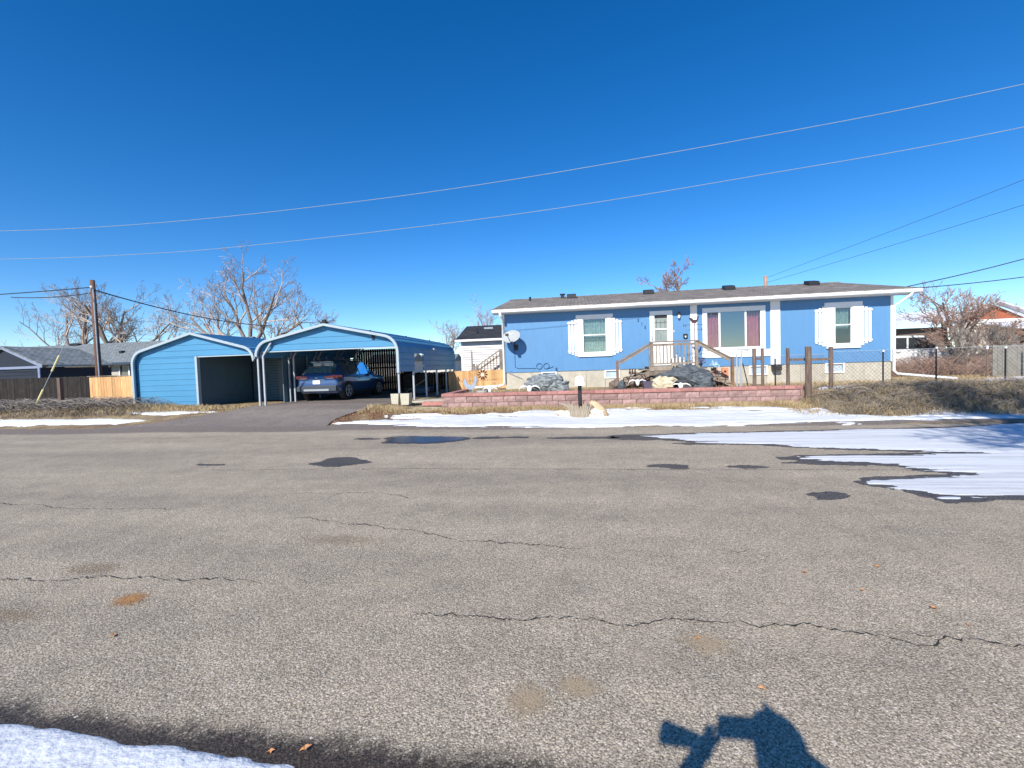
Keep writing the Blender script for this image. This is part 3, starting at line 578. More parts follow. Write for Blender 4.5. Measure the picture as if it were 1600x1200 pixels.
tree('bare shrub by the right frame edge behind the wire fence', (20.6, 24.5, .55), [(-.5, 0, .8, 2.2), (.4, 0, .9, 2.2), (0, 0, 1, 2.3), (.9, 0, .5, 2.0), (-1, 0, .4, 2.0)], 25, 4, .06, .007, name='bare_shrub', cat='shrub', kidsn=(6, 5, 4, 3), m_t=M_rtwig, jit=.3)
tree('bare tree beside the road on the photographer\'s side, right of the frame', (6.5, .4, 0), [(-.2, .1, 1, 5.6), (.4, 0, 1, 5.6), (.1, -.3, 1, 5.4), (-.5, -.3, .9, 5.2), (.5, .6, .8, 5.2), (.1, .2, 1, 6)], 31, 4, .26, .014, trunk_h=2.6, kidsn=(7, 6, 5, 4))
tag(brush('dead_brush_pile', 1500, 12.6, 20.5, 20.8, 23.2, .95, M_rtwig, 33, .008, (.5, 1.8)), kind='stuff')
# evergreen glimpsed right of the house
t = thing('evergreen_tree', 'dark evergreen tree peeking out beside the white downspout', 'tree', (19.9, 33, .5)); mb = MB(); rnd = random.Random(4)
for k in range(1500):
    h = rnd.uniform(.2, 3.5); r_ = (3.7-h)*.36*rnd.random()**.5; a = rnd.uniform(0, 6.3); x, y, z = 19.9+r_*math.cos(a), 33+r_*math.sin(a), .5+h
    s = .09; u = [rnd.gauss(0, s) for _ in range(6)]; mb.add([(x, y, z), (x+u[0]+.1*math.cos(a), y+u[1]+.1*math.sin(a), z+u[2]*.6), (x+u[3], y+u[4], z+u[5])], [(0, 1, 2)])
mb.build('crown', mat('evergreen', (.02, .035, .018), .9, .3, 5), t); MB().tube([(19.9, 33, .3), (19.9, 33, 3.5)], [.12, .03], 6).build('trunk', M_bark, t)

# ------------------------------------------------------------------ the blue house
XL, XR, YF, YB, ZS, ZT = -3.08, 11.44, 18.64, 28.0, 1.33, 3.74
house = thing('blue_house', 'long blue single storey house with white trim and brown shingle roof', 'house', (4.2, 18.64, .6))
def cells(x0, x1, z0, z1, holes):
    xs_ = sorted({x0, x1}|{min(max(v, x0), x1) for h in holes for v in h[:2]}); zs_ = sorted({z0, z1}|{min(max(v, z0), z1) for h in holes for v in h[2:]}); out = []
    for a, b in zip(xs_[:-1], xs_[1:]):
        run = None
        for c, d in zip(zs_[:-1], zs_[1:]):
            mx_, mz = (a+b)/2, (c+d)/2; hole = any(h[0] < mx_ < h[1] and h[2] < mz < h[3] for h in holes)
            if not hole:
                if run and run[3] == c: run = (a, b, run[2], d)
                else:
                    if run: out.append(run)
                    run = (a, b, c, d)
        if run: out.append(run)
    return out
WL = (.17, 1.12, 2.03, 3.42); DR = (2.98, 3.46, 1.48, 3.42); PW = (4.95, 6.88, 2.06, 3.42); WR = (9.47, 10.07, 2.02, 3.41)
holes = [WL, PW, WR, (2.86, 3.60, 1.44, 3.46)]
x = XL
while x < XR-.05:
    x1 = min(x+1.21, XR); mb = MB()
    for a, b, c, d in cells(x+.0012, x1-.0012, ZS, ZT, holes): mb.box(a, b, YF, YF+.09, c, d)
    if any(h[0] <= x+.01 and h[1] >= x1-.01 for h in holes):    # a window cuts this sheet in two
        mb = MB(); up_mb = MB()
        for a, b, c, d in cells(x+.0012, x1-.0012, ZS, ZT, holes): (mb if c < 1.6 else up_mb).box(a, b, YF, YF+.09, c, d)
        up_mb.build('siding_panel', M_blue, house)
    mb.build('siding_panel', M_blue, house); x = x1
MB().box(XL+.05, XR-.05, YF+.09, YF+.10, ZS-.1, ZS).box(XL, XL+.09, YF+.1, YB, ZS, ZT).box(XR-.09, XR, YF+.1, YB, ZS, ZT).box(XL, XR, YB-.09, YB, ZS, ZT).prism([(YF+.1, ZT), (YB, ZT), (23.32, 4.76)], XR-.09, XR, 'X').prism([(YF+.1, ZT), (YB, ZT), (23.32, 4.76)], XL, XL+.09, 'X').build('wall', M_blue, house)
MB().box(XL+.1, XR-.1, YF+2.6, YF+2.7, ZS, ZT).box(XL+.1, XR-.1, YF+.1, YF+2.6, ZS-.05, ZS).box(XL+.1, XR-.1, YF+.1, YF+2.6, ZT-.04, ZT-.01).build('interior', mat('dim_room', (.22, .2, .18), .9, .2, 2), house)
# foundation
fb = [(-1.49, -.97, 1.03, 1.33), (1.07, 1.55, 1.03, 1.33), (6.53, 7.08, 1.0, 1.33), (9.22, 9.77, 1.0, 1.33)]
fx = [XL+.03, -1.94, -.90, .27, 1.03, 2.2, 3.4, 4.6, 5.8, 7.1, 8.3, 9.5, 10.5, XR-.03]
for a, b in zip(fx[:-1], fx[1:]):
    mb = MB()
    for c in cells(a+.006, b-.006, .3, ZS-.002, fb): mb.box(c[0], c[1], YF+.03, YF+.12, c[2], c[3])
    mb.build('foundation_panel', M_conc, house)
MB().box(XR-.13, XR-.03, YF+.13, YB, .3, ZS-.002).build('foundation_wall', M_conc, house)
for a, b, c, d in fb:
    f = MB().box(a-.06, a, YF-.01, YF+.06, c-.05, d-.01).box(b, b+.06, YF-.01, YF+.06, c-.05, d-.01).box(a, b, YF-.01, YF+.06, c-.05, c).box(a, b, YF-.01, YF+.06, d-.05, d-.012).build('basement_window', M_trim, house)
    MB().box(a, b, YF+.05, YF+.06, c, d-.05).build('pane', mat('basement_pane', (.42, .50, .56), .25, .15, 3), f)
# trims, eaves, gutter
for a, b in ((4.33, 4.58), (7.24, 7.58)): MB().box(a, b, YF-.05, YF-.001, 1.34, ZT).build('trim_board', M_trim, house)
[MB().box(a_, a_+.09, YF-.025, YF-.001, ZS, ZT).build('corner_trim', M_trim, house) for a_ in (XL-.02, XR-.075)]
YE = YF-.42; ZE = 3.735; ZR = 4.96; YR = 23.32; XA, XB = XL-.35, XR+.62; sl_ = (ZR-(ZE+.15))/(YR-YE)
MB().box(XA, XB, YE, YF+.02, ZE+.0, ZE+.02).build('soffit', mat('soffit', (.7, .7, .68), .7, .05, 3), house)
MB().prism([(YE-.005, ZE+.02), (YE-.03, ZE+.13), (YE-.03, ZE+.145), (YE-.12, ZE+.145), (YE-.12, ZE+.05), (YE-.09, ZE+.02)], XA, XB, 'X').build('gutter', M_trim, house)
rf = MB(); th = .035
rf.prism([(YE-.05, ZE+.15), (YR, ZR), (YR, ZR+th), (YE-.05, ZE+.15+th)], XA, XB, 'X').prism([(YR, ZR), (2*YR-YE+.05, ZE+.15), (2*YR-YE+.05, ZE+.15+th), (YR, ZR+th)], XA, XB, 'X')
roof = rf.build('roof', M_roof, house)
[MB().prism([(YE-.005, ZE+.022), (YR, ZR-.16), (2*YR-YE, ZE+.02), (2*YR-YE, ZE+.145), (YR, ZR-.005), (YE-.005, ZE+.145)], a_, a_+.027, 'X').build('fascia', M_trim, house) for a_ in (XB-.03, XA+.003)]
x = XA
while x < XB-.05:
    w_ = min(.32, XB-x); MB().prism([(YR-.14, ZR+.012), (YR, ZR+.05), (YR+.14, ZR+.012), (YR+.14, ZR+.03), (YR, ZR+.072), (YR-.14, ZR+.03)], x+.004, x+w_-.004, 'X').build('ridge_shingle', M_roof, roof); x += w_
for x, k in ((-2.25, 0), (-.72, 1), (-.28, 2), (3.35, 2), (6.95, 2), (10.5, 2)):
    y = 22.5; zb = ZE+.18+sl_*(y-YE)
    if k == 0: MB().tube([(x, y-.6, zb-.25), (x, y-.6, zb+.08)], .05, 10).build('roof_vent', M_black, house)
    elif k == 1: MB().box(x-.09, x+.09, y, y+.18, zb-.05, zb+.2).box(x-.13, x+.13, y-.04, y+.22, zb+.2, zb+.24).build('roof_vent', M_black, house)
    else: MB().prism([(y-.3, zb-.08), (y-.3, zb+.02), (y-.24, zb+.14), (y+.2, zb+.24), (y+.25, zb+.1)], x-.22, x+.22, 'X').box(x-.3, x+.3, y-.38, y+.3, zb-.09, zb-.06).build('roof_vent', M_black, house)

def curtain(x0, x1, z0, z1, y, m, parent, amp=.018, n=7, name='curtain', gather=0):
    mb = MB(); N = n*8; v = []
    for j in range(4):
        z = z0+(z1-z0)*j/3
        for i in range(N+1):
            t = i/N; v.append((x0+(x1-x0)*t, y+amp*math.sin(t*n*2*math.pi+.3*math.sin(j))*(1+.3*math.sin(i*.7)), z))
    f = [(j*(N+1)+i, j*(N+1)+i+1, (j+1)*(N+1)+i+1, (j+1)*(N+1)+i) for j in range(3) for i in range(N)]
    mb.add(v, f); return mb.build(name, m, parent, smooth=True)
def shutter(x0, dirn, z0, z1):
    """three stepped boards: tallest next to the window"""
    sh = MB(); w3 = (.115, .09, .09); ext = (0, -.06, -.11); xx = x0; first = None
    for k in range(3):
        a, b = sorted((xx, xx+dirn*w3[k])); mb = MB().box(a, b, YF-.03, YF-.001, z0-ext[k], z1+ext[k])
        if k == 0: first = mb.build('shutter', M_trim, house)
        else: mb.build('board', M_trim, first)
        xx += dirn*(w3[k]+.032)
    a, b = sorted((x0+dirn*.01, x0+dirn*.385))
    for z in (z0+.16, z1-.20): MB().box(a, b, YF-.055, YF-.031, z, z+.06).build('batten', M_trim, first)
def win(h, ow, frame_top, frame_bot, sill_mid, name='window'):
    x0, x1, z0, z1 = h; fr = MB().box(x0-ow, x0, YF-.04, YF+.05, z0, z1).box(x1, x1+ow, YF-.04, YF+.05, z0, z1).box(x0-ow-.06, x1+ow+.06, YF-.06, YF+.05, z1+.001, frame_top).box(x0-ow, x1+ow, YF-.06, YF+.05, frame_bot, z0-.001).build(name, M_trim, house)
    s = MB().box(x0+.001, x0+.035, YF-.02, YF+.03, z0+.001, z1-.001).box(x1-.035, x1-.001, YF-.02, YF+.03, z0+.001, z1-.001).box(x0+.035, x1-.035, YF-.02, YF+.03, z0+.001, z0+.035).box(x0+.035, x1-.035, YF-.02, YF+.03, z1-.035, z1-.001).box(x0+.035, x1-.035, YF-.03, YF+.03, sill_mid, sill_mid+.04).build('sash', M_trim, fr)
    return fr
w = win(WL, .20, 3.56, 1.88, 2.73)
for a, b in ((2.065, 2.73), (2.77, 3.385)): MB().box(WL[0]+.035, WL[1]-.035, YF+.005, YF+.009, a, b).build('pane', M_glass, w)
curtain(WL[0]+.02, WL[1]-.02, 2.05, 3.40, YF+.14, M_cloth_g, w, .02, 9); curtain(WL[0]+.02, WL[1]-.02, 2.5, 2.66, YF+.11, mat('curtain_hem', (.05, .09, .08), .9, .2, 10), w, .01, 9, 'valance')
shutter(-.045, -1, 1.92, 3.42); shutter(1.34, 1, 1.92, 3.40)
w = win(WR, .28, 3.58, 1.87, 2.72)
for a, b in ((2.055, 2.72), (2.76, 3.375)): MB().box(WR[0]+.035, WR[1]-.035, YF+.005, YF+.009, a, b).build('pane', M_glass, w)
curtain(WR[0]+.02, WR[1]-.02, 2.6, 3.40, YF+.16, mat('dim_curtain', (.10, .17, .15), .9, .2, 10, col2=(.2, .28, .25)), w, .02, 5)
shutter(9.17, -1, 1.96, 3.45); shutter(10.36, 1, 1.96, 3.43)
# picture window
x0, x1, z0, z1 = PW
w = MB().box(x0-.17, x0, YF-.04, YF+.05, z0, z1).box(x1, x1+.18, YF-.04, YF+.05, z0, z1).box(x0-.17, x1+.18, YF-.05, YF+.05, z1+.001, 3.60).box(x0-.17, x1+.18, YF-.05, YF+.05, 1.96, z0-.001).build('picture_window', M_trim, house)
MB().box(x0-.19, 7.235, YF-.035, YF-.002, 1.67, 1.94).build('apron_board', M_trim, w)
for a in (5.38, 6.33): MB().box(a, a+.06, YF-.02, YF+.04, z0, z1).build('mullion', M_trim, w)
for a, b, mm in ((x0, 5.38, M_glass), (5.44, 6.33, M_pglass), (6.39, x1, M_glass)): MB().box(a, b, YF+.012, YF+.016, z0, z1).build('pane', mm, w)
curtain(x0-.01, 5.52, z0, z1-.02, YF+.16, M_cloth_r, w, .03, 5); curtain(6.30, x1+.01, z0, z1-.02, YF+.16, M_cloth_r, w, .03, 5)
# door
d = MB().box(2.80, 2.975, YF-.04, YF+.03, 1.44, 3.42).box(3.465, 3.66, YF-.04, YF+.03, 1.44, 3.42).box(2.80, 3.66, YF-.045, YF+.03, 3.421, 3.58).box(2.976, 3.464, YF-.02, YF+.03, 1.44, 2.36).box(2.976, 3.464, YF-.03, YF+.03, 2.84, 2.89).build('door', M_trim, house)
gm = mat('door_glass_backing', (.20, .24, .22), .35, .2, 6, col2=(.32, .36, .33))
for a, b in ((2.37, 2.84), (2.89, 3.42)): MB().box(2.977, 3.463, YF+.0, YF+.004, a, b).build('pane', gm, d)
mb = MB()
for xx in (3.06, 3.22, 3.38): mb.box(xx-.006, xx+.006, YF-.006, YF-.001, 2.9, 3.25)
mb.box(2.98, 3.46, YF-.006, YF-.001, 3.12, 3.135).box(2.98, 3.46, YF-.006, YF-.001, 3.3, 3.41).box(3.215, 3.225, YF-.006, YF-.001, 2.38, 2.7).build('leading', M_black, d)
MB().box(2.86, 2.885, YF-.07, YF-.041, 2.42, 2.62).build('handle', M_black, d)
# porch light, doorbell, mail slot box, star
l = MB().tube([(3.90, YF-.09, 3.40), (3.90, YF-.09, 3.44), (3.90, YF-.09, 3.5)], [.075, .06, .02], 10).box(3.88, 3.92, YF-.09, YF-.001, 3.4, 3.44).build('porch_light', M_black, house)
MB().blob((3.90, YF-.09, 3.32), (.055, .055, .085), 1, .0).build('globe', mat('frosted_globe', (.8, .78, .72), .2, .05, 4), l, smooth=True)
MB().box(3.7, 3.725, YF-.02, YF-.001, 2.72, 2.80).build('doorbell', M_trim, house)
b_ = MB().prism([(4.06, 2.64), (4.22, 2.64), (4.22, 2.50), (4.18, 2.46), (4.10, 2.46), (4.06, 2.50)], YF-.05, YF-.001).build('black_box', M_black, house)
MB().add([(4.10, YF-.052, 2.56), (4.18, YF-.052, 2.56), (4.14, YF-.052, 2.48), (4.10, YF-.051, 2.56)], [(0, 2, 1)]).build('white_triangle', M_trim, b_)
def text_mesh(txt, size, name, m, parent, x, y, z, ext=.004):
    cu = bpy.data.curves.new('tmp', 'FONT'); cu.body = txt; cu.size = size; cu.extrude = ext; cu.align_x = 'CENTER'; cu.align_y = 'CENTER'
    ob = bpy.data.objects.new('tmp', cu); me = bpy.data.meshes.new_from_object(ob); bpy.data.objects.remove(ob)
    me.transform(Matrix.Rotation(math.pi/2, 4, 'X')); me.materials.clear(); me.materials.append(m)
    o = bpy.data.objects.new(name, me); COL.objects.link(o); o.parent = parent; o.location = Vector((x, y, z))-world_loc(parent); return o
M_num = mat('dark_numeral', (.02, .06, .14), .5, .1, 4)
for ch, x, z in (('3', 2.36, 3.25), ('1', 2.50, 3.10), ('3', 2.62, 2.96)): text_mesh(ch, .17, 'house_number', M_num, house, x, YF-.012, z, .008)
# cable run with two coils under the satellite dish
mb = MB().tube([(-2.62, YF-.02, 2.4), (-2.62, YF-.02, 1.56), (-2.52, YF-.02, 1.50), (-1.75, YF-.02, 1.48)], .009, 6)
for cx in (-1.62, -1.33): mb.tube([(cx+.115*math.cos(a), YF-.03, 1.56+.115*math.sin(a)) for a in [6.4*k/20 for k in range(21)]], .009, 6)
mb.tube([(-1.3, YF-.02, 1.45), (-1.1, YF-.02, 1.50), (-1.05, YF-.02, 1.55)], .009, 6).box(-.96, -.9, YF-.05, YF-.001, 1.38, 1.48).build('cable', mat('blue_cable', (.03, .08, .18), .6, .1, 3), house)
MB().tube([(-2.8, YF-.03, 1.42), (-2.9, YF-.06, 1.36), (-2.7, YF-.05, 1.25), (-2.35, YF-.05, 1.1), (-2.15, YF-.04, .8), (-2.15, YF-.04, .62)], .012, 6).build('grey_cable', M_galv, house)
# downspouts
MB().tube([(XL-.03, YE-.07, ZE+.03), (XL-.02, YE-.03, ZE-.1), (XL+.0, YF-.07, ZE-.3), (XL+.0, YF-.07, .95), (XL-.06, YF-.07, .83), (XL-.2, YF-.08, .79), (-4.6, YF-.1, .74)], .05, 8).build('downspout', M_trim, house, smooth=True)
MB().tube([(XR+.35, YE-.06, ZE+.05), (XR+.3, YE, ZE-.07), (XR+.02, YF-.07, ZE-.38), (XR+.0, YF-.07, .98), (XR+.1, YF-.1, .86), (XR+1.6, YF-.7, .66)], .05, 8).build('downspout', M_trim, house, smooth=True)
MB().box(7.27, 7.56, YF-.22, YF+.02, 1.12, 1.32).build('dryer_vent', M_black, house)

# satellite dish
t = thing('satellite_dish', 'oval grey satellite dish on a short mast at the left end of the blue wall', 'satellite dish', (-2.55, YF, 2.4))
cx, cy, cz = -2.68, 18.15, 2.80; nrm = Vector((-.30, -1.0, .62)).normalized(); ux = nrm.cross(Vector((0, 0, 1))).normalized(); uy = ux.cross(nrm)*-1
mb = MB(); v = []; rings = 7; N = 36
for s_ in (0, 1):
    for j in range(rings+1):
        r_ = j/rings
        for i in range(N):
            a = 2*math.pi*i/N; p = Vector((cx, cy, cz))+ux*(.39*r_*math.cos(a))+uy*(.30*r_*math.sin(a))-nrm*(.07*(1-r_*r_)+.012*s_); v.append(p)
f = []
for s_ in (0, 1):
    o_ = s_*(rings+1)*N
    for j in range(rings):
        for i in range(N):
            i2 = (i+1) % N; q = (o_+j*N+i, o_+j*N+i2, o_+(j+1)*N+i2, o_+(j+1)*N+i); f.append(q if s_ == 0 else q[::-1])
for i in range(N): i2 = (i+1) % N; f.append((rings*N+i, rings*N+i2, (2*rings+1)*N+i2, (2*rings+1)*N+i))
mb.add(v, f); dish = mb.build('reflector', mat('dish_grey', (.36, .38, .38), .6, .08, 5), t, smooth=True)
lt = text_mesh('DIRECTV', .10, 'lettering', mat('dish_letter', (.62, .64, .64), .5, .03, 5), dish, cx, cy, cz, .002)
M4 = Matrix((( -ux.x, -uy.x*-1, nrm.x), (-ux.y, -uy.y*-1, nrm.y), (-ux.z, -uy.z*-1, nrm.z))).to_4x4()
xr = Vector((1, 0, 0)); xr = (xr-nrm*xr.dot(nrm)).normalized(); zr = nrm.cross(xr)*1
rotm = Matrix(((xr.x, -nrm.x, (xr.cross(-nrm)).x), (xr.y, -nrm.y, (xr.cross(-nrm)).y), (xr.z, -nrm.z, (xr.cross(-nrm)).z)))
lt.rotation_euler = rotm.to_euler(); lt.location = Vector((cx, cy, cz))+(xr.cross(-nrm))*.14-nrm*.047-world_loc(dish)
MB().tube([Vector((cx, cy, cz))-nrm*.08, (-2.6, 18.35, 2.6), (-2.58, 18.45, 2.42), (-2.56, YF-.01, 2.36)], .025, 8).box(-2.66, -2.48, YF-.02, YF-.001, 2.24, 2.48).build('mast', M_steel, t)
MB().tube([(-2.66, 18.1, 2.50), (-2.70, 17.85, 2.62), (-2.76, 17.62, 2.82)], .014, 6).box(-2.82, -2.70, 17.54, 17.66, 2.78, 2.87).build('feed_arm', M_steel, t)

# ------------------------------------------------------------------ front deck and steps
dk = thing('front_steps', 'weathered wooden porch with double side stairs and spindle railing at the front door', 'porch', (3.4, 17.2, .64))
ZD = 1.42; YD = 17.2; DX0, DX1 = 2.62, 4.24
for k in range(10): MB().box(DX0-.05, DX1+.05, YD+.02+k*.142, YD+.155+k*.142, ZD-.035, ZD).build('deck_board', M_wood, dk)
MB().box(DX0-.06, DX1+.06, YD-.04, YD, ZD-.16, ZD-.005).build('rim_board', M_wood, dk)
MB().box(DX0-.10, DX1+.10, YD-.09, YD-.045, ZD-.33, ZD-.175).build('rim_board', M_wood, dk)
for xx in (DX0, 3.38, DX1): MB().box(xx-.05, xx+.05, YD+.005, YD+.1, .5, ZD-.17).build('support_post', M_wood, dk)
for xx in (DX0+.03, DX1-.03): MB().box(xx-.05, xx+.05, YD-.0, YD+.09, ZD+.002, 2.28).build('newel_post', M_wood, dk)
MB().box(DX0-.08, DX0-.04, YD+.01, YD+.10, ZD-.3, 2.2).build('newel_post', M_wood, dk)
MB().box(DX0-.06, DX1+.06, YD-.04, YD+.11, 2.29, 2.33).build('top_rail', M_wood, dk)
MB().box(DX0+.085, DX1-.085, YD+.02, YD+.06, 2.16, 2.24).build('rail', M_wood, dk); MB().box(DX0+.085, DX1-.085, YD+.02, YD+.06, 1.48, 1.54).build('rail', M_wood, dk)
for k in range(11): xx = DX0+.19+k*(DX1-DX0-.38)/10; MB().box(xx-.017, xx+.017, YD+.022, YD+.056, 1.541, 2.159).build('spindle', M_wood, dk)
for sgn, xe, xs0 in ((-1, 1.40, DX0), (1, 5.42, DX1)):
    MB().box(xe-.045, xe+.045, YD-.02, YD+.07, .6, 1.68).build('end_post', mat('brown_post', (.16, .085, .05), .85, .25, 6, rand=.1, col2=(.27, .16, .1)), dk)
    MB().bar((xs0-sgn*.02, YD+.03, 2.31), (xe-sgn*.08, YD+.03, 1.66), .09, .045).build('hand_rail', M_wood, dk)
    MB().bar((xs0-sgn*.02, YD+.04, 2.22), (xe-sgn*.08, YD+.04, 1.57), .04, .09).build('side_rail', M_wood, dk)
    for k in range(5):
        xa = xs0+sgn*(.02+k*.235); z = ZD-.02-(k+.55)*.138; a, b = sorted((xa, xa+sgn*.30)); MB().box(a, b, YD+.0, YD+1.25, z-.04, z).build('stair_tread', M_wood, dk)
    for yy in (YD+.05, YD+1.15): MB().bar((xs0+sgn*.02, yy, ZD-.22), (xs0+sgn*1.2, yy, .70), .045, .2).build('stringer', M_wood, dk)

# ------------------------------------------------------------------ retaining wall
rw = thing('retaining_wall', 'low red concrete block retaining wall in front of the blue house', 'wall', (1, 14.75, .2))
def block_proto(name, L, D, H, m, seed, rough):
    rnd = random.Random(seed); mb = MB(); nx_, nz_ = 4, 2; v = []
    for j in range(nz_+1):
        for i in range(nx_+1):
            e = .0 if (i in (0, nx_) or j in (0, nz_)) else 1; v.append((L*i/nx_, -rough*e*rnd.uniform(.3, 1), H*j/nz_))
    f = [(j*(nx_+1)+i, j*(nx_+1)+i+1, (j+1)*(nx_+1)+i+1, (j+1)*(nx_+1)+i) for j in range(nz_) for i in range(nx_)]
    n = len(v); v += [(0, D, 0), (L, D, 0), (L, D, H), (0, D, H)]; tl, tr = nz_*(nx_+1), nz_*(nx_+1)+nx_
    f += [(n+1, n, n+3, n+2), tuple(range(tl, tr+1))+(n+2, n+3), tuple(range(nx_, -1, -1))+(n, n+1), (n, 0, nx_+1, tl, n+3), (nx_, n+1, n+2, tr, 2*nx_+1)]
    mb.add(v, f); o = mb.build(name, m, None, origin=(0, 0, 0)); o.parent = rw; return o
protos = [block_proto('block', .405, .24, .190, M_block, s, .022) for s in range(3)]; caps = [block_proto('cap_block', .36, .27, .106, M_cap, s+9, .008) for s in range(2)]
for p in protos+caps: p.location = (0, 0, -5)
RO = Vector((1, 14.75, .2)); XW0, XW1 = -4.62, 6.64; used = set(); rnd = random.Random(3)
def put(src, x, y, z, sx=1, rz=0):
    if src.name not in used: o = src; used.add(src.name)
    else: o = bpy.data.objects.new(src.name.split('.')[0], src.data); COL.objects.link(o); o.parent = rw
    o.location = Vector((x, y, z))-RO; o.scale = (sx, 1, 1); o.rotation_euler = (0, 0, rz+rnd.uniform(-.004, .004)); return o
for row, z in enumerate((.03, .231, .432)):
    x = XW0+.02; first = True
    while x < XW1-.05:
        L_ = .205 if (first and row % 2) else .412*rnd.uniform(.96, 1.04); L_ = min(L_, XW1-x); put(rnd.choice(protos), x, 14.75+rnd.uniform(-.006, .006)+.012*row, z, (L_-.013)/.405); x += L_; first = False
    y = 15.03
    while y < 17.9: put(rnd.choice(protos), XW0+.02, y+.405, z, 1, -math.pi/2) ; y += .412
x = XW0
while x < XW1-.05:
    L_ = min(rnd.choice((.30, .36, .42)), XW1-x); put(rnd.choice(caps), x, 14.745+rnd.uniform(-.006, .006), .632+rnd.uniform(0, .004), (L_-.007)/.36); x += L_
y = 15.03
while y < 17.9: put(rnd.choice(caps), XW0, y+.36, .632, 1, -math.pi/2); y += .367
lw = thing('low_block_edging', 'single row of red cap blocks beside the carport posts', 'edging', (-5.1, 15.6, .3))
for k in range(3): MB().box(-5.62+k*.32, -5.62+k*.32+.31, 15.62-.03*k, 15.86-.03*k, .28, .42).build('cap_block', M_cap, lw)
tag(MB().box(-6.15, -4.70, 14.35, 15.25, .2, .262).build('concrete_slab', M_conc), 'weathered concrete slab lying left of the retaining wall', 'slab')
tag(MB().box(-6.2, -4.9, 16.1, 17.0, .36, .42).build('concrete_slab', M_conc), 'small concrete pad behind the red edging blocks', 'slab')

# ------------------------------------------------------------------ metal buildings
def roof_path(x0, x1, z0, zap, rad, zstart_l, zstart_r, n=6):
    """cross-section from the lower left end up over the apex and down"""
    xa = (x0+x1)/2; sl = (zap-z0)/(xa-x0-rad*.7); th = math.atan(sl); P = [(x0, zstart_l)]
    zc = zap-sl*(xa-x0-rad*(1-math.sin(th)))-rad*math.cos(th)
    for k in range(n+1):
        a = math.pi-(math.pi/2-th)*k/n; P.append((x0+rad+rad*math.cos(a), zc+rad*math.sin(a)))
    P.append((xa, zap)); Q = [(2*xa-p[0], p[1]) for p in P[1:-1]][::-1]+[(x1, zstart_r)]
    return P+Q
def resample(P, step):
    out = [P[0]]; L = 0; tot = sum(math.dist(a, b) for a, b in zip(P[:-1], P[1:])); n = max(1, round(tot/step)); st = tot/n; acc = 0; tgt = st
    cuts = []
    for a, b in zip(P[:-1], P[1:]):
        l = math.dist(a, b)
        while tgt <= acc+l+1e-6 and len(cuts) < n: t = (tgt-acc)/l; cuts.append((a[0]+(b[0]-a[0])*t, a[1]+(b[1]-a[1])*t)); tgt += st
        acc += l
    return [P[0]]+cuts
def strip_sheet(P, y0, y1, parent, name, m, step=.23, skip=None, amp=.024):
    Q = resample(P, step)
    for k, (a, b) in enumerate(zip(Q[:-1], Q[1:])):
        dx, dz = b[0]-a[0], b[1]-a[1]; l = math.hypot(dx, dz) or 1; nx_, nz_ = -dz/l, dx/l
        def pt(t, o): return (a[0]+dx*t+nx_*o, a[1]+dz*t+nz_*o)
        path = [pt(.0, 0), pt(.06, 0), pt(.10, amp), pt(.18, amp), pt(.22, 0), pt(1, 0)]
        ranges = [(y0, y1)]
        mz = (a[1]+b[1])/2
        if skip and a[0] > skip[0]-.3 and b[0] > skip[0]-.3 and mz < skip[3]: ranges = [(y0, skip[1]), (skip[2], y1)]
        mb = MB()
        for r0_, r1_ in ranges: mb.sheet(path, r0_, r1_, .008)
        mb.build(name, m, parent)
def trim_arch(P, y0, y1, parent, w=.10, name='trim'):
    mb = MB(); n = len(P); inn = []
    for i, p in enumerate(P):
        a = P[max(i-1, 0)]; b = P[min(i+1, n-1)]; dx, dz = b[0]-a[0], b[1]-a[1]; l = math.hypot(dx, dz) or 1; inn.append(((p[0]+dz/l*w, p[1]-dx/l*w), (p[0]-dz/l*.022, p[1]+dx/l*.022)))
    v = []; 
    for (i_, o_) in inn: v += [(i_[0], y0, i_[1]), (o_[0], y0, o_[1]), (o_[0], y1, o_[1]), (i_[0], y1, i_[1])]
    f = []
    for k in range(n-1):
        for j in range(4): j2 = (j+1) % 4; f.append((4*k+j, 4*k+j2, 4*k+4+j2, 4*k+4+j))
    f += [(0, 1, 2, 3), (4*n-4, 4*n-1, 4*n-2, 4*n-3)]; mb.add(v, f); return mb.build(name, M_ctrim, parent)
def gable(P, x0, x1, zb, y, parent, m, name='gable_panel', step=.215, notch=None, top_inset=.06):
    """horizontal ribbed strips clipped to the arch"""
    def span(z):
        xs_ = []
        for a, b in zip(P[:-1], P[1:]):
            if (a[1]-z)*(b[1]-z) < 0: xs_.append(a[0]+(b[0]-a[0])*(z-a[1])/(b[1]-a[1]))
        if len(xs_) >= 2: return max(x0, min(xs_)+.01), min(x1, max(xs_)-.01)
        return (x0, x1) if z < min(P[1][1], P[-2][1]) else None
    zt = max(p[1] for p in P)-top_inset; z = zb
    while z < zt-.02:
        z2 = min(z+step, zt); s1, s2 = span(z+.001), span(min(z2, zt-.002))
        if s1 is None: s1 = (x0, x1)
        if s2 is None: s2 = s1
        f1, f2 = (lambda t: s1[0]+(s2[0]-s1[0])*t), (lambda t: s1[1]+(s2[1]-s1[1])*t); v = []; ts = [(0, 0), (.06, 0), (.1, -.014), (.18, -.014), (.22, 0), (1, 0)]
        for t, o_ in ts: zz = z+(z2-z)*t; v += [(f1(t), y+o_, zz), (f2(t), y+o_, zz), (f1(t), y+.012, zz), (f2(t), y+.012, zz)]
        f = []
        for k in range(len(ts)-1): a = 4*k; f += [(a, a+1, a+5, a+4), (a+3, a+2, a+6, a+7), (a+2, a, a+4, a+6), (a+1, a+3, a+7, a+5)]
        f += [(0, 2, 3, 1), (20, 21, 23, 22)]
        MB().add(v, f).build(name, m, parent); z = z2

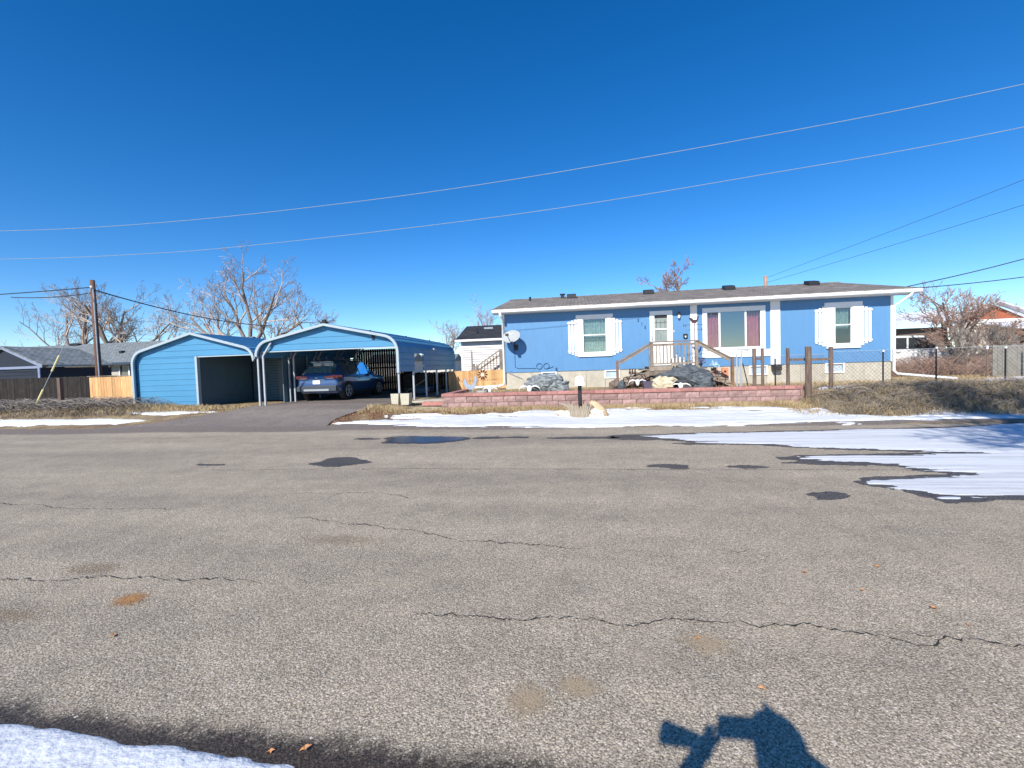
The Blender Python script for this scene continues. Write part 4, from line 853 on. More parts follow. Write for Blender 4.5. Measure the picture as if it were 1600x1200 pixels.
# carport
CX0, CX1, CY0, CY1 = -11.97, -6.36, 15.44, 22.9
cp = thing('metal_carport', 'blue steel carport with gabled front sheltering the parked car', 'carport', (-9.2, 15.44, .42))
P = roof_path(CX0, CX1, 2.85, 3.36, .62, 2.30, 1.53)
strip_sheet(P, CY0+.02, CY1, cp, 'roof_sheet', M_blue_s, .235, skip=(CX1, 17.0, 18.03, 2.25))
trim_arch([(CX0, 2.27)]+P[1:-1]+[(CX1, 1.50)], CY0-.05, CY0+.02, cp, .07)
gable(P, CX0+.02, CX1-.02, 2.45, CY0+.16, cp, M_blue_s)
MB().box(CX0+.2, CX1-.04, CY0+.13, CY0+.19, 2.41, 2.448).build('gable_sill', M_ctrim, cp)
MB().box(CX1-.035, CX1-.012, 16.97, 18.06, 2.25, 2.30).box(CX1-.035, CX1-.012, 16.96, 17.0, 1.55, 2.25).box(CX1-.035, CX1-.012, 18.03, 18.07, 1.55, 2.25).build('opening_frame', M_blue_s, cp)
for k in range(6):
    y = CY0+.06+k*1.46; g = gzf(CX1, y) if y < 20 else .42
    MB().box(CX1-.075, CX1-.015, y-.03, y+.03, .33, 2.35).build('post', M_galv, cp)
for k in range(5):
    y = CY0+.06+k*1.83
    for dx in (.0, .22):
        MB().box(CX0+dx+.01, CX0+dx+.07, y-.03, y+.03, .33, 2.28-.0*dx).build('post', M_galv, cp)
    MB().bar((CX0+.26, y, 2.28), (CX0+.62, y, 2.78), .055).build('brace', M_galv, cp)
for k in range(5):
    y = CY0+.2+k*1.8; mb = MB(); Q = [(p[0]+(.05 if p[0] < -9.2 else -.05), p[1]-.05) for p in P[1:-1]]
    for a, b in zip(Q[:-1], Q[1:]): mb.bar((a[0], y, a[1]), (b[0], y, b[1]), .055)
    mb.build('rafter', M_galv, cp)
    MB().bar((CX1-.07, y, 2.5), (CX1-.6, y, 2.85), .05).build('brace', M_galv, cp)
MB().box(-9.3, -9.06, CY0-.05, CY0+.2, 3.40, 3.43).box(-9.24, -9.12, CY0, CY0+.12, 3.36, 3.52).build('ridge_lamp', M_black, cp)
MB().box(-7.62, -7.52, CY0-.03, CY0+.0, 2.92, 3.03).box(-7.40, -7.30, CY0+.12, CY0+.15, 2.72, 2.9).build('bracket', M_black, cp)
for y in (15.9, 19.4, 22.6): MB().tube([(-7.6, y, 3.0), (-7.6, y, 3.10)], .03, 6).build('roof_bolt', M_black, cp)
MB().box(CX1+.012, CX1+.07, 19.3, 19.5, 2.42, 2.50).build('side_lamp', M_galv, cp)

# garage
GX0, GX1, GY1 = -17.32, -12.03, 22.6
ga = thing('metal_garage', 'blue ribbed steel garage with a dark open bay left of the carport', 'garage', (-14.7, 15.44, .45))
P2 = roof_path(GX0, GX1, 2.66, 3.27, .55, .40, 2.27)
strip_sheet(P2, CY0+.02, GY1, ga, 'roof_sheet', M_blue_s, .235)
trim_arch([(GX0, .42)]+P2[1:-1]+[(GX1, 2.24)], CY0-.05, CY0+.02, ga, .07)
gable(P2, GX0+.02, -14.60, .42, CY0+.14, ga, M_blue_s, 'wall_panel', .205, top_inset=9) if False else None
z = .40
while z < 2.36:
    z2 = min(z+.215, 2.37); v = []
    ts = [(0, 0), (.06, 0), (.1, -.014), (.18, -.014), (.22, 0), (1, 0)]; xa, xb, y = GX0+.03, -14.62, CY0+.14
    for t, o_ in ts: zz = z+(z2-z)*t; v += [(xa, y+o_, zz), (xb, y+o_, zz), (xa, y+.012, zz), (xb, y+.012, zz)]
    f = []
    for k in range(5): a = 4*k; f += [(a, a+1, a+5, a+4), (a+3, a+2, a+6, a+7), (a+2, a, a+4, a+6), (a+1, a+3, a+7, a+5)]
    f += [(0, 2, 3, 1), (20, 21, 23, 22)]; MB().add(v, f).build('wall_panel', M_blue_s, ga); z = z2
gable(P2, GX0+.02, GX1-.02, 2.372, CY0+.14, ga, M_blue_s)
MB().box(-14.62, -14.53, CY0+.06, CY0+.2, .40, 2.37).box(-14.53, GX1-.1, CY0+.10, CY0+.2, 2.33, 2.37).build('bay_frame', M_ctrim, ga)
def ribs(x0, x1, y, z0, z1, parent, m, name='inner_panel'):
    z = z0
    while z < z1-.03: z2 = min(z+.12, z1); MB().box(x0, x1, y, y+.02, z+.006, z2-.006).build(name, m, parent); z = z2
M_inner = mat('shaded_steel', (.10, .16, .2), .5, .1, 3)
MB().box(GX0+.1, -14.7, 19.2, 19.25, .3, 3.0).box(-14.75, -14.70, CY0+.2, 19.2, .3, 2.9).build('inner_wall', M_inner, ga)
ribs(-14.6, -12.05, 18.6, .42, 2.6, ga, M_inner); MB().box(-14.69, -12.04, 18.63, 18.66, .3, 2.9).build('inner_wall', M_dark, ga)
idr = MB().box(-13.3, -12.45, 18.53, 18.59, .42, 2.2).build('side_door', mat('door_grey', (.16, .18, .18), .6, .1, 3), ga); MB().blob((-12.6, 18.48, 1.2), (.04, .04, .04), 1, 0).build('knob', M_steel, idr)
for k in range(5):   # right side wall of the shed behind the car
    ya = 18.66+k*.8; 
    for j in range(10): MB().box(GX1-.0, GX1+.02, ya+.02, ya+.78, .42+j*.215, .42+j*.215+.2).build('side_panel', mat('side_blue', (.10, .25, .45), .4, .05, 3), ga)
    MB().box(GX1+.021, GX1+.07, ya, ya+.05, .4, 2.5).build('stud', M_galv, ga)
MB().box(GX1+.021, GX1+.06, 18.7, 22.6, 2.38, 2.44).box(GX1+.021, GX1+.06, 18.7, 22.6, 2.06, 2.10).build('girt', M_galv, ga)
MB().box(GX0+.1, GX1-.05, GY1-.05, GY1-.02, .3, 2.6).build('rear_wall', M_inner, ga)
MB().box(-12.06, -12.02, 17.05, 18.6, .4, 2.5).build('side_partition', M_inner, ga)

# ------------------------------------------------------------------ fences
def picket(label, x0, x1, y, z0, z1, m, group=None, w=.14, gap=.008, jit=.02, dog=False, y1=None, post=True, name='board_fence', mat2=None):
    t = thing(name, label, 'fence', ((x0+x1)/2, y, z0), group); n = max(1, int(round(abs(x1-x0)/w))); y1 = y if y1 is None else y1
    for k in range(n):
        xa = x0+(x1-x0)*k/n; xb = x0+(x1-x0)*(k+1)/n-gap*(1 if x1 > x0 else -1); yy = y+(y1-y)*k/n; h = z1+random.uniform(-jit, jit)
        pr = [(xa, z0), (xb, z0), (xb, h-.03), (xb-.03, h), (xa+.03, h), (xa, h-.03)] if dog else [(xa, z0), (xb, z0), (xb, h), (xa, h)]
        MB().prism(pr, yy+random.uniform(-.006, .006), yy+.02).build('board', m, t)
    for zz in (z0+.2*(z1-z0), z0+.8*(z1-z0)): MB().bar((x0, y+.05, zz), (x1, y1+.05, zz), .04, .08).build('rail', mat2 or m, t)
    return t
picket('orange cedar board fence joined to the left side of the metal garage', -21.3, -17.42, 17.0, .42, 1.72, M_cedar, w=.145, dog=True, jit=.015)
MB().box(-21.36, -17.6, 16.95, 17.05, 1.735, 1.76).build('cap_rail', M_wood, [o for o in bpy.data.objects if o.name == 'board_fence'][0])
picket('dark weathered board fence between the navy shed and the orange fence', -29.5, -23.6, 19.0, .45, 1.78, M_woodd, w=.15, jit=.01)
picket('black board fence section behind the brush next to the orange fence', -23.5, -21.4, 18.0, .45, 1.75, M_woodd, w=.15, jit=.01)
picket('sunlit cedar board fence between carport and blue house', -6.25, -3.16, 21.2, .5, 1.46, M_cedar, w=.10, dog=True, jit=.01, gap=.006)
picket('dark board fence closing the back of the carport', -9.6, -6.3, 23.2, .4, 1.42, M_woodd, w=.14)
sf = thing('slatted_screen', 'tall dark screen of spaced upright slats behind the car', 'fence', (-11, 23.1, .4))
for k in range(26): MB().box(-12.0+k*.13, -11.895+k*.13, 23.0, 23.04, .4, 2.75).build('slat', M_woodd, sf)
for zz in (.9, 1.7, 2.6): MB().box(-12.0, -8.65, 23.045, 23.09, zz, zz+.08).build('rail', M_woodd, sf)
# posts and wire to the right
g = 'old wooden fence posts by the retaining wall end'
for lab, x, y, r_, zt in (('dark brown fence post left of the grey one, joined by a short rail', 5.35, 14.98, .055, 1.90), ('grey ridged fence post at the left pair', 5.6, 15.02, .045, 1.90), ('slim fence post right of the white trim board', 6.34, 15.05, .05, 1.88), ('thickest dark fence post at the end of the red wall', 6.76, 14.7, .085, 1.90), ('fence post where the chain link begins', 7.5, 14.95, .06, 1.87)):
    o = MB().tube([(x, y, .3), (x+.005, y, 1.0), (x, y, zt-.02), (x, y, zt)], [r_*1.05, r_*1.0, r_, r_*.85], 9).build('fence_post', M_post); tag(o, lab, 'post', g)
tag(MB().bar((5.40, 14.98, 1.58), (5.58, 15.0, 1.58), .05, .07).build('rail', M_post), 'short dark rail joining the left pair of fence posts', 'rail')
tag(MB().bar((6.39, 15.03, 1.52), (7.46, 14.93, 1.50), .06, .075).build('rail', M_post), 'long dark cross rail between the right old fence posts', 'rail')
g = 'thin steel stakes carrying the wire mesh'
for lab, x, y, zt in (('bare black steel stake in front of the white trim board', 5.95, 14.98, 1.62), ('black steel stake with a pale tip near the house corner', 8.92, 14.95, 1.72), ('black steel stake with a pale tip in front of the bare shrubs', 10.32, 14.95, 1.76), ('black steel stake nearest the right frame edge', 12.08, 14.95, 1.70), ('steel stake just out of sight on the right', 13.9, 15.0, 1.7)):
    t = thing('fence_stake', lab, 'stake', (x, y, .5), g); MB().box(x-.02, x+.02, y-.006, y+.006,   .4, zt-.05).box(x-.005, x+.005, y-.03, y-.0061, .4, zt-.05).build('shaft', M_steel, t); MB().box(x-.021, x+.021, y-.03, y+.007, zt-.05, zt).build('tip', M_trim, t)
def chain(x0, x1, y, z0, z1, label, cell=.115, rad=.0036):
    mb = MB(); H = z1-z0; n = int((x1-x0)/cell)+int(H/cell)+1
    for k in range(-int(H/cell)-1, int((x1-x0)/cell)+2):
        for sg in (1, -1):
            a = x0+k*cell if sg == 1 else x0+k*cell+H; b = a+sg*H; za, zb = z0, z1
            if sg == 1:
                if a < x0: za += x0-a; a = x0
                if b > x1: zb -= b-x1; b = x1
            else:
                if b < x0: zb -= x0-b; b = x0
                if a > x1: za += a-x1; a = x1
            if zb-za > .03 and x0 <= a <= x1+.001: mb.tube([(a, y+.004*sg, za), (b, y+.004*sg, zb)], rad, 3, False)
    t = thing('chain_link_fence', label, 'fence', ((x0+x1)/2, y, z0)); mb.build('mesh', M_mesh, t); MB().tube([(x0, y, z1), (x1, y, z1)], .006, 4).build('top_wire', M_galv, t); return t
chain(7.5, 13.9, 14.98, .56, 1.72, 'rusty chain link fence on steel stakes right of the red wall'); chain(6.0, 7.42, 15.08, .66, 1.66, 'short length of wire mesh between the old fence posts', .09)
# pipe gate left of the posts
t = thing('pipe_gate', 'narrow grey pipe gate frame leaning left of the dark fence posts', 'gate', (5.0, 15.3, .62))
MB().tube([(4.98, 15.4, .6), (4.98, 15.4, 1.78)], .022, 8).tube([(5.12, 15.4, .6), (5.12, 15.4, 1.86), (5.33, 15.4, 1.86)], .02, 8).tube([(5.06, 15.35, .6), (5.06, 15.35, 1.6)], .018, 8).build('frame', M_galv, t); MB().bar((5.15, 15.38, 1.45), (5.32, 15.38, .64), .025).build('brace', M_steel, t)
picket('distant grey board panel fence at the right frame edge', 14.95, 16.2, 19.0, .5, 1.78, mat('grey_board', (.20, .19, .16), .9, .2, 5, rand=.15), w=.16, jit=.03)
for lab, x, y in (('pale tipped stake left of the grey board panel', 14.7, 18.9), ('pale tipped stake behind the grey board panel', 15.75, 18.6)):
    t = thing('fence_stake', lab, 'stake', (x, y, .5), g); MB().box(x-.03, x+.03, y-.01, y+.01, .4, 1.66).build('shaft', M_post, t); MB().box(x-.03, x+.03, y-.011, y+.011, 1.661, 1.78).build('tip', M_trim, t)

# ------------------------------------------------------------------ grey shed with white siding, rear deck rail
sh = thing('white_sided_shed', 'small shed with white lap siding and charcoal roof left of the blue house', 'shed', (-4.7, 22, .5))
SX0, SX1, SY = -5.88, -2.6, 22.4; z = .5
while z < 2.86: MB().prism([(SY-.035, z), (SY, z+.115), (SY+.03, z+.115), (SY+.03, z)], SX0, SX1, 'X').build('siding_board', M_lap, sh); z += .116
MB().box(SX0-.01, SX0+.09, SY-.03, SY+.05, .5, 2.92).box(SX0-.01, SX0+.02, SY+.05, SY+3, .5, 2.9).build('corner_board', M_trim, sh)
MB().prism([(SY-.25, 2.95), (SY+2.2, 3.83), (SY+2.2, 3.88), (SY-.25, 3.0)], SX0-.22, SX1, 'X').prism([(SY+2.2, 3.83), (SY+4.6, 2.95), (SY+4.6, 3.0), (SY+2.2, 3.88)], SX0-.22, SX1, 'X').build('roof', M_roof3, sh)
MB().box(SX0-.25, SX1, SY-.29, SY-.251, 2.90, 3.0).build('fascia', M_trim, sh)
MB().box(-4.98, -4.5, SY+1.5, SY+1.9, 3.62, 3.72).build('skylight', mat('skylight', (.3, .35, .4), .2, .1, 3), sh); MB().tube([(-5.2, SY+.7, 3.3), (-5.2, SY+.7, 3.62)], .04, 6).build('roof_vent', M_black, sh); MB().box(-3.75, -3.5, SY+1.9, SY+2.1, 3.8, 3.98).build('chimney_cap', M_black, sh)
for k, (x, h) in enumerate(((-5.35, 2.45), (-5.1, 1.75))): MB().tube([(x, SY-.1, .5), (x, SY-.1, h)], .03 if k else .02, 6).build('vent_pipe', M_galv, sh)
rd = thing('rear_stair_rail', 'weathered wooden stair railing rising behind the sunlit cedar fence', 'railing', (-4.1, 21.5, .6))
MB().bar((-5.35, 21.7, 1.38), (-3.75, 21.7, 2.42), .09, .05).build('hand_rail', M_wood, rd); MB().bar((-5.2, 21.7, 1.25), (-3.75, 21.7, 2.18), .04, .08).build('side_rail', M_wood, rd); MB().box(-3.75, -3.1, 21.65, 21.75, 2.38, 2.43).build('top_rail', M_wood, rd)
MB().box(-5.15, -5.05, 21.65, 21.75, .5, 1.78).build('newel_post', M_wood, rd); MB().box(-3.8, -3.66, 21.65, 21.75, .5, 2.37).build('newel_post', M_wood, rd)
for k in range(9): x = -5.0+k*.15; zt = 1.28+(x+5.2)*.645; MB().box(x-.018, x+.018, 21.68, 21.72, zt-.6, zt+.14).build('spindle', M_wood, rd)

# ------------------------------------------------------------------ neighbours at left
nh = thing('grey_ranch_house', 'low grey blue house with pale shingle roof at the far left', 'house', (-38, 30, .5))
NX0, NX1, NY = -52, -27.5, 30.0
x = NX0
wn = [(-42.2, -40.9, 1.4, 2.60), (-39.6, -37.0, 1.4, 2.60), (-35.6, -34.0, 1.6, 2.62)]
for c in cells(NX0, NX1, .4, 2.72, wn): MB().box(c[0], c[1], NY, NY+.1, c[2], c[3]).build('wall', M_greyblue, nh)
for a, b, c, d_ in wn:
    f = MB().box(a-.12, a, NY-.05, NY+.05, c-.1, d_+.1).box(b, b+.12, NY-.05, NY+.05, c-.1, d_+.1).box(a, b, NY-.05, NY+.05, d_, d_+.1).box(a, b, NY-.05, NY+.05, c-.1, c).box((a+b)/2-.04, (a+b)/2+.04, NY-.04, NY+.04, c, d_).build('window', M_trim, nh)
    MB().box(a, b, NY+.06, NY+.08, c, d_).build('pane', mat('far_pane', (.14, .15, .14), .1, .2, 2), f); MB().box(a, (a+b)/2-.04, NY+.03, NY+.05, c, d_).build('blind', mat('blind', (.45, .42, .36), .8, .1, 9), f)
MB().box(-35.6+1.9, -33.4, NY-.1, NY-.01, .4, 2.6).build('corner_post', mat('brown_trim', (.12, .07, .05), .8, .1, 3), nh)
MB().prism([(NY-.6, 2.74), (NY+4.8, 4.72), (NY+4.8, 4.80), (NY-.6, 2.84)], NX0-.5, NX1+.5, 'X').prism([(NY+4.8, 4.72), (NY+10, 2.74), (NY+10, 2.84), (NY+4.8, 4.80)], NX0-.5, NX1+.5, 'X').build('roof', M_roof2, nh)
MB().box(NX0-.5, NX1+.5, NY-.66, NY-.61, 2.68, 2.84).build('fascia', M_greyblue, nh)
for x, y, w_ in ((-44.5, NY+4.4, .9), (-42.9, NY+2.6, .25), (-42, NY+1.4, .3), (-36.5, NY+1.6, .25)): MB().box(x-w_/2, x+w_/2, y, y+.3, 2.9+.365*(y-NY+.6)-.2, 2.9+.365*(y-NY+.6)+.16).build('roof_vent', M_black, nh)
ns = thing('navy_shed', 'dark navy gable end shed cut by the left frame edge', 'shed', (-33, 22, .5))
AX = -33.3; z = .4
while z < 2.34: MB().box(-35.8, -30.85, 22.0, 22.03, z+.008, z+.19).build('siding_board', M_navy, ns); z += .198
MB().box(-35.8, -30.85, 22.035, 22.1, .4, 2.4).prism([(-35.8, 2.5), (-30.8, 2.5), (AX, 3.5)], 22.01, 22.1).box(-30.9, -30.85, 22.1, 26, .4, 2.4).build('wall', M_navy, ns)
M_btrim = mat('blue_grey_trim', (.22, .26, .36), .6, .05, 3)
MB().box(-36.1, -30.75, 21.93, 22.0, 2.36, 2.5).build('belly_trim', M_btrim, ns); MB().box(-30.95, -30.82, 21.94, 21.995, .4, 2.355).build('corner_trim', M_btrim, ns)
MB().bar((AX, 21.9, 3.62), (-30.55, 21.9, 2.44), .05, .13).bar((AX, 21.9, 3.62), (-36.0, 21.9, 2.44), .05, .13).build('rake_board', M_btrim, ns)
MB().prism([(AX, 3.66), (-30.5, 2.5), (-30.5, 2.56), (AX, 3.73)], 21.86, 26).prism([(AX, 3.66), (-36.1, 2.5), (-36.1, 2.56), (AX, 3.73)], 21.86, 26).build('roof', M_roof2, ns)
# stubs in the brush
tag(MB().tube([(-22.35, 14.9, .15), (-22.33, 14.9, .45), (-22.36, 14.9, .72)], [.09, .085, .06], 8).build('wooden_stub', mat('pale_stub', (.3, .25, .18), .9, .3, 8, .01)), 'short pale broken stump post in the brush at far left', 'post')
tag(MB().box(-21.12, -20.98, 15.6, 15.74, .3, 1.72).build('fence_post', M_post), 'square brown post standing in the brush by the guy wire', 'post')
tag(MB().tube([(-21.95, 14.7, .30), (-20.7, 14.6, .22)], .05, 7).build('fallen_log', mat('grey_log', (.45, .42, .38), .9, .2, 6)), 'pale fallen branch on the ground beside the short stump', 'branch')

# ------------------------------------------------------------------ utility pole and wires
up_ = thing('utility_pole', 'leaning brown wooden utility pole above the orange fence', 'utility pole', (-21.85, 18.1, .4))
MB().tube([(-22.13, 18.1, .1), (-22.14, 18.1, 3.2), (-22.15, 18.1, 6.2)], [.13, .115, .095], 10).build('pole', mat('pole_wood', (.10, .05, .03), .85, .3, 6, .006, stretch=(5, 5, .4), col2=(.2, .11, .075)), up_, smooth=True)
MB().tube([(-22.0, 18.0, .3), (-22.02, 18.0, 5.8)], .025, 6).build('conduit', M_galv, up_); MB().blob((-22.02, 17.93, 5.85), (.05, .05, .06), 1, .1).build('insulator', M_trim, up_)
def wire(label, pts, r, m, sag=0, name='overhead_wire', n=14):
    P = []
    if len(pts) == 2:
        a, b = Vector(pts[0]), Vector(pts[1])
        for k in range(n+1): t = k/n; p = a.lerp(b, t); p.z -= sag*4*t*(1-t); P.append(p)
    else:   # smooth through the points
        q = [Vector(p) for p in pts]
        for i in range(len(q)-1):
            p0 = q[max(i-1, 0)]; p1 = q[i]; p2 = q[i+1]; p3 = q[min(i+2, len(q)-1)]
            for k in range(6): t = k/6; P.append(.5*((2*p1)+(p2-p0)*t+(2*p0-5*p1+4*p2-p3)*t*t+(3*p1-p0-3*p2+p3)*t**3))
        P.append(q[-1])
    o = MB().tube(P, r, 6).build(name, m); return tag(o, label, 'wire')
wire('dark cable running left from the brown utility pole', [(-22.15, 18.0, 5.85), (-50, 20, 6.9)], .022, M_wired, .25)
wire('second dark cable just below the pole top running left', [(-22.15, 18.0, 5.6), (-26, 17.6, 5.55)], .018, M_wired, .1)
wire('dark cable dropping right from the utility pole behind the big cottonwood', [(-22.05, 18.0, 5.75), (-24.0, 33, 5.4)], .03, M_wired, .35)
wire('guy wire slanting down left from the utility pole', [(-22.12, 18.05, 5.9), (-21.6, 15.0, .32)], .012, M_wire, 0)
for lab, a, b in (('lower yellow plastic guard on the guy wire', .02, .17), ('upper yellow plastic guard on the guy wire', .30, .42)):
    A = Vector((-21.6, 15.0, .32)); B_ = Vector((-22.12, 18.05, 5.9)); tag(MB().tube([A.lerp(B_, a), A.lerp(B_, b)], .035, 7).build('wire_guard', mat('yellow_guard', (.62, .56, .25), .6, .1, 5)), lab, 'wire guard')
wire('upper of the two long pale wires crossing the whole sky', [(-42, 14, 9.1), (-30, 14, 7.9), (-20.95, 14, 7.18), (-14.23, 14, 6.96), (-7.79, 14, 7.04), (-1.88, 14, 7.30), (5.43, 14, 7.87), (11.67, 14, 8.52), (24, 14, 10.2)], .0085, M_wire)
wire('lower of the two long pale wires crossing the whole sky', [(x_*1.032, 14.45, 1.6+(z_-1.6)*1.032) for x_, y_, z_ in [(-42, 14, 7.9), (-30, 14, 6.75), (-21.05, 14, 6.16), (-15.59, 14, 5.95), (-10.62, 14, 5.94), (-1.92, 14, 6.24), (5.42, 14, 6.80), (11.68, 14, 7.42), (24, 14, 9.1)]], .0085, M_wire)
for lab, x, h in (('tall roadside utility pole left of the frame', -42, 9.6), ('tall roadside utility pole right of the frame', 24, 10.8)):
    o = MB().tube([(x, 14, 0), (x, 14, h)], [.16, .11], 9).build('utility_pole', MATS['pole_wood']); tag(o, lab, 'utility pole')
tag(MB().tube([(11.42, 30, .5), (11.42, 30, 6.6)], [.15, .12], 8).build('utility_pole', mat('pink_pole', (.42, .28, .24), .8, .2, 5)), 'short tip of a reddish pole showing above the brown roof', 'utility pole')
wire('thin wire rising right from the pole behind the brown roof', [(11.5, 30, 6.5), (16.7*1.0, 20, 7.97), (25, 8, 11)], .008, M_wired); wire('second thin wire below it rising to the right', [(11.5, 30, 6.2), (16.72, 20, 7.04), (25, 8, 9)], .008, M_wired)
wire('dark service cable from the roof corner to the upper right', [(12.0, 19.2, 4.05), (16.74, 20, 5.02), (26, 21.8, 7.4)], .018, M_wired); wire('dark service cable from the roof corner running nearly level right', [(12.0, 19.0, 3.98), (16.75, 20, 4.34), (26, 21.8, 5.4)], .016, M_wired)

# ------------------------------------------------------------------ neighbours at right
bh = thing('brick_gable_house', 'house with snowy white roofs and a red gable beyond the bare trees', 'house', (28, 42, .5))
MB().box(24.0, 29.0, 41, 41.1, .4, 3.6).box(24.0, 24.1, 41, 50, .4, 3.6).build('wall', mat('tan_wall', (.13, .10, .08), .9, .15, 2), bh)
MB().box(33.4, 40, 42, 42.1, .4, 3.7).build('wall', MATS['tan_wall'], bh)
MB().box(29.0, 33.3, 40, 40.1, .4, 3.75).build('lower_wall', mat('cream_wall', (.5, .46, .4), .9, .15, 2), bh)
MB().prism([(28.9, 4.0), (33.6, 4.0), (31.4, 5.15)], 39.98, 40.1).build('gable', M_brick, bh)
MB().box(28.7, 33.6, 39.9, 39.97, 3.76, 3.99).build('gable_band', M_trim, bh)
MB().bar((31.4, 39.7, 5.3), (34.4, 39.7, 4.0), .8, .10, (0, 0, 1)).bar((31.4, 39.7, 5.3), (28.4, 39.7, 3.9), .8, .10, (0, 0, 1)).build('gable_rake', M_roof4, bh)
MB().add([(23.4, 40.3, 3.55), (30.4, 40.3, 3.9), (31.4, 45, 5.3), (27.4, 45, 5.1)], [(0, 1, 2, 3)]).add([(23.4, 40.3, 3.55), (27.4, 45, 5.1), (27.4, 49, 5.0), (23.4, 50, 3.5)], [(0, 1, 2, 3)]).build('roof', M_roof4, bh)
MB().prism([(41.2, 3.7), (46, 5.0), (46, 5.1), (41.2, 3.82)], 33.8, 42, 'X').prism([(37.2, 3.1), (40.6, 3.75), (40.6, 3.85), (37.2, 3.2)], 30.8, 42, 'X').build('roof', M_roof4, bh)
MB().box(24.6, 26.0, 40.93, 40.99, 1.6, 2.8).build('window', mat('dark_pane', (.03, .035, .04), .2, .1, 3), bh)
# low horizon: distant tree line and hill
mb = MB(); rnd = random.Random(5)
for k in range(9000):
    x = rnd.uniform(-280, 280); y = 170+rnd.uniform(-15, 15); z = rnd.random()**1.3*(2.6+1.8*mnoise.noise(Vector((x*.06, 0, 0)))+.9*mnoise.noise(Vector((x*.3, 3, 0)))); q = [rnd.gauss(0, .7) for _ in range(6)]
    mb.add([(x, y, z), (x+q[0], y+q[1], z+abs(q[2])*.6), (x+q[3], y+q[4], z+q[5]*.5)], [(0, 1, 2)])
tag(mb.build('distant_tree_line', mat('far_brush', (.12, .105, .09), .95, .3, .5)), kind='stuff')
mb = MB(); v = []; N = 60
for i in range(N+1):
    x = -420+840*i/N; v += [(x, 300, 0), (x, 380, 4.0+2*mnoise.noise(Vector((x*.008, 0, 0)))), (x, 460, 0)]
mb.add(v, [(3*i+j, 3*i+3+j, 3*i+4+j, 3*i+1+j) for i in range(N) for j in (0, 1)]); tag(mb.build('hill', mat('far_hill', (.12, .12, .10), .95, .2, .1)), kind='structure')
for lab, x, y in (('small pale house far beyond the carport opening', -34, 78), ('tiny far house seen under the carport roof', -29.5, 90)):
    t = thing('distant_house', lab, 'house', (x, y, .5), 'tiny houses on the horizon'); MB().box(x-4, x+4, y, y+7, .3, 3.1).build('wall', mat('pale_wall', (.55, .53, .48), .8, .1, 2), t)
    MB().prism([(y-.4, 3.1), (y+3.5, 4.6), (y+7.4, 3.1)], x-4.4, x+4.4, 'X').build('roof', M_roof2, t)

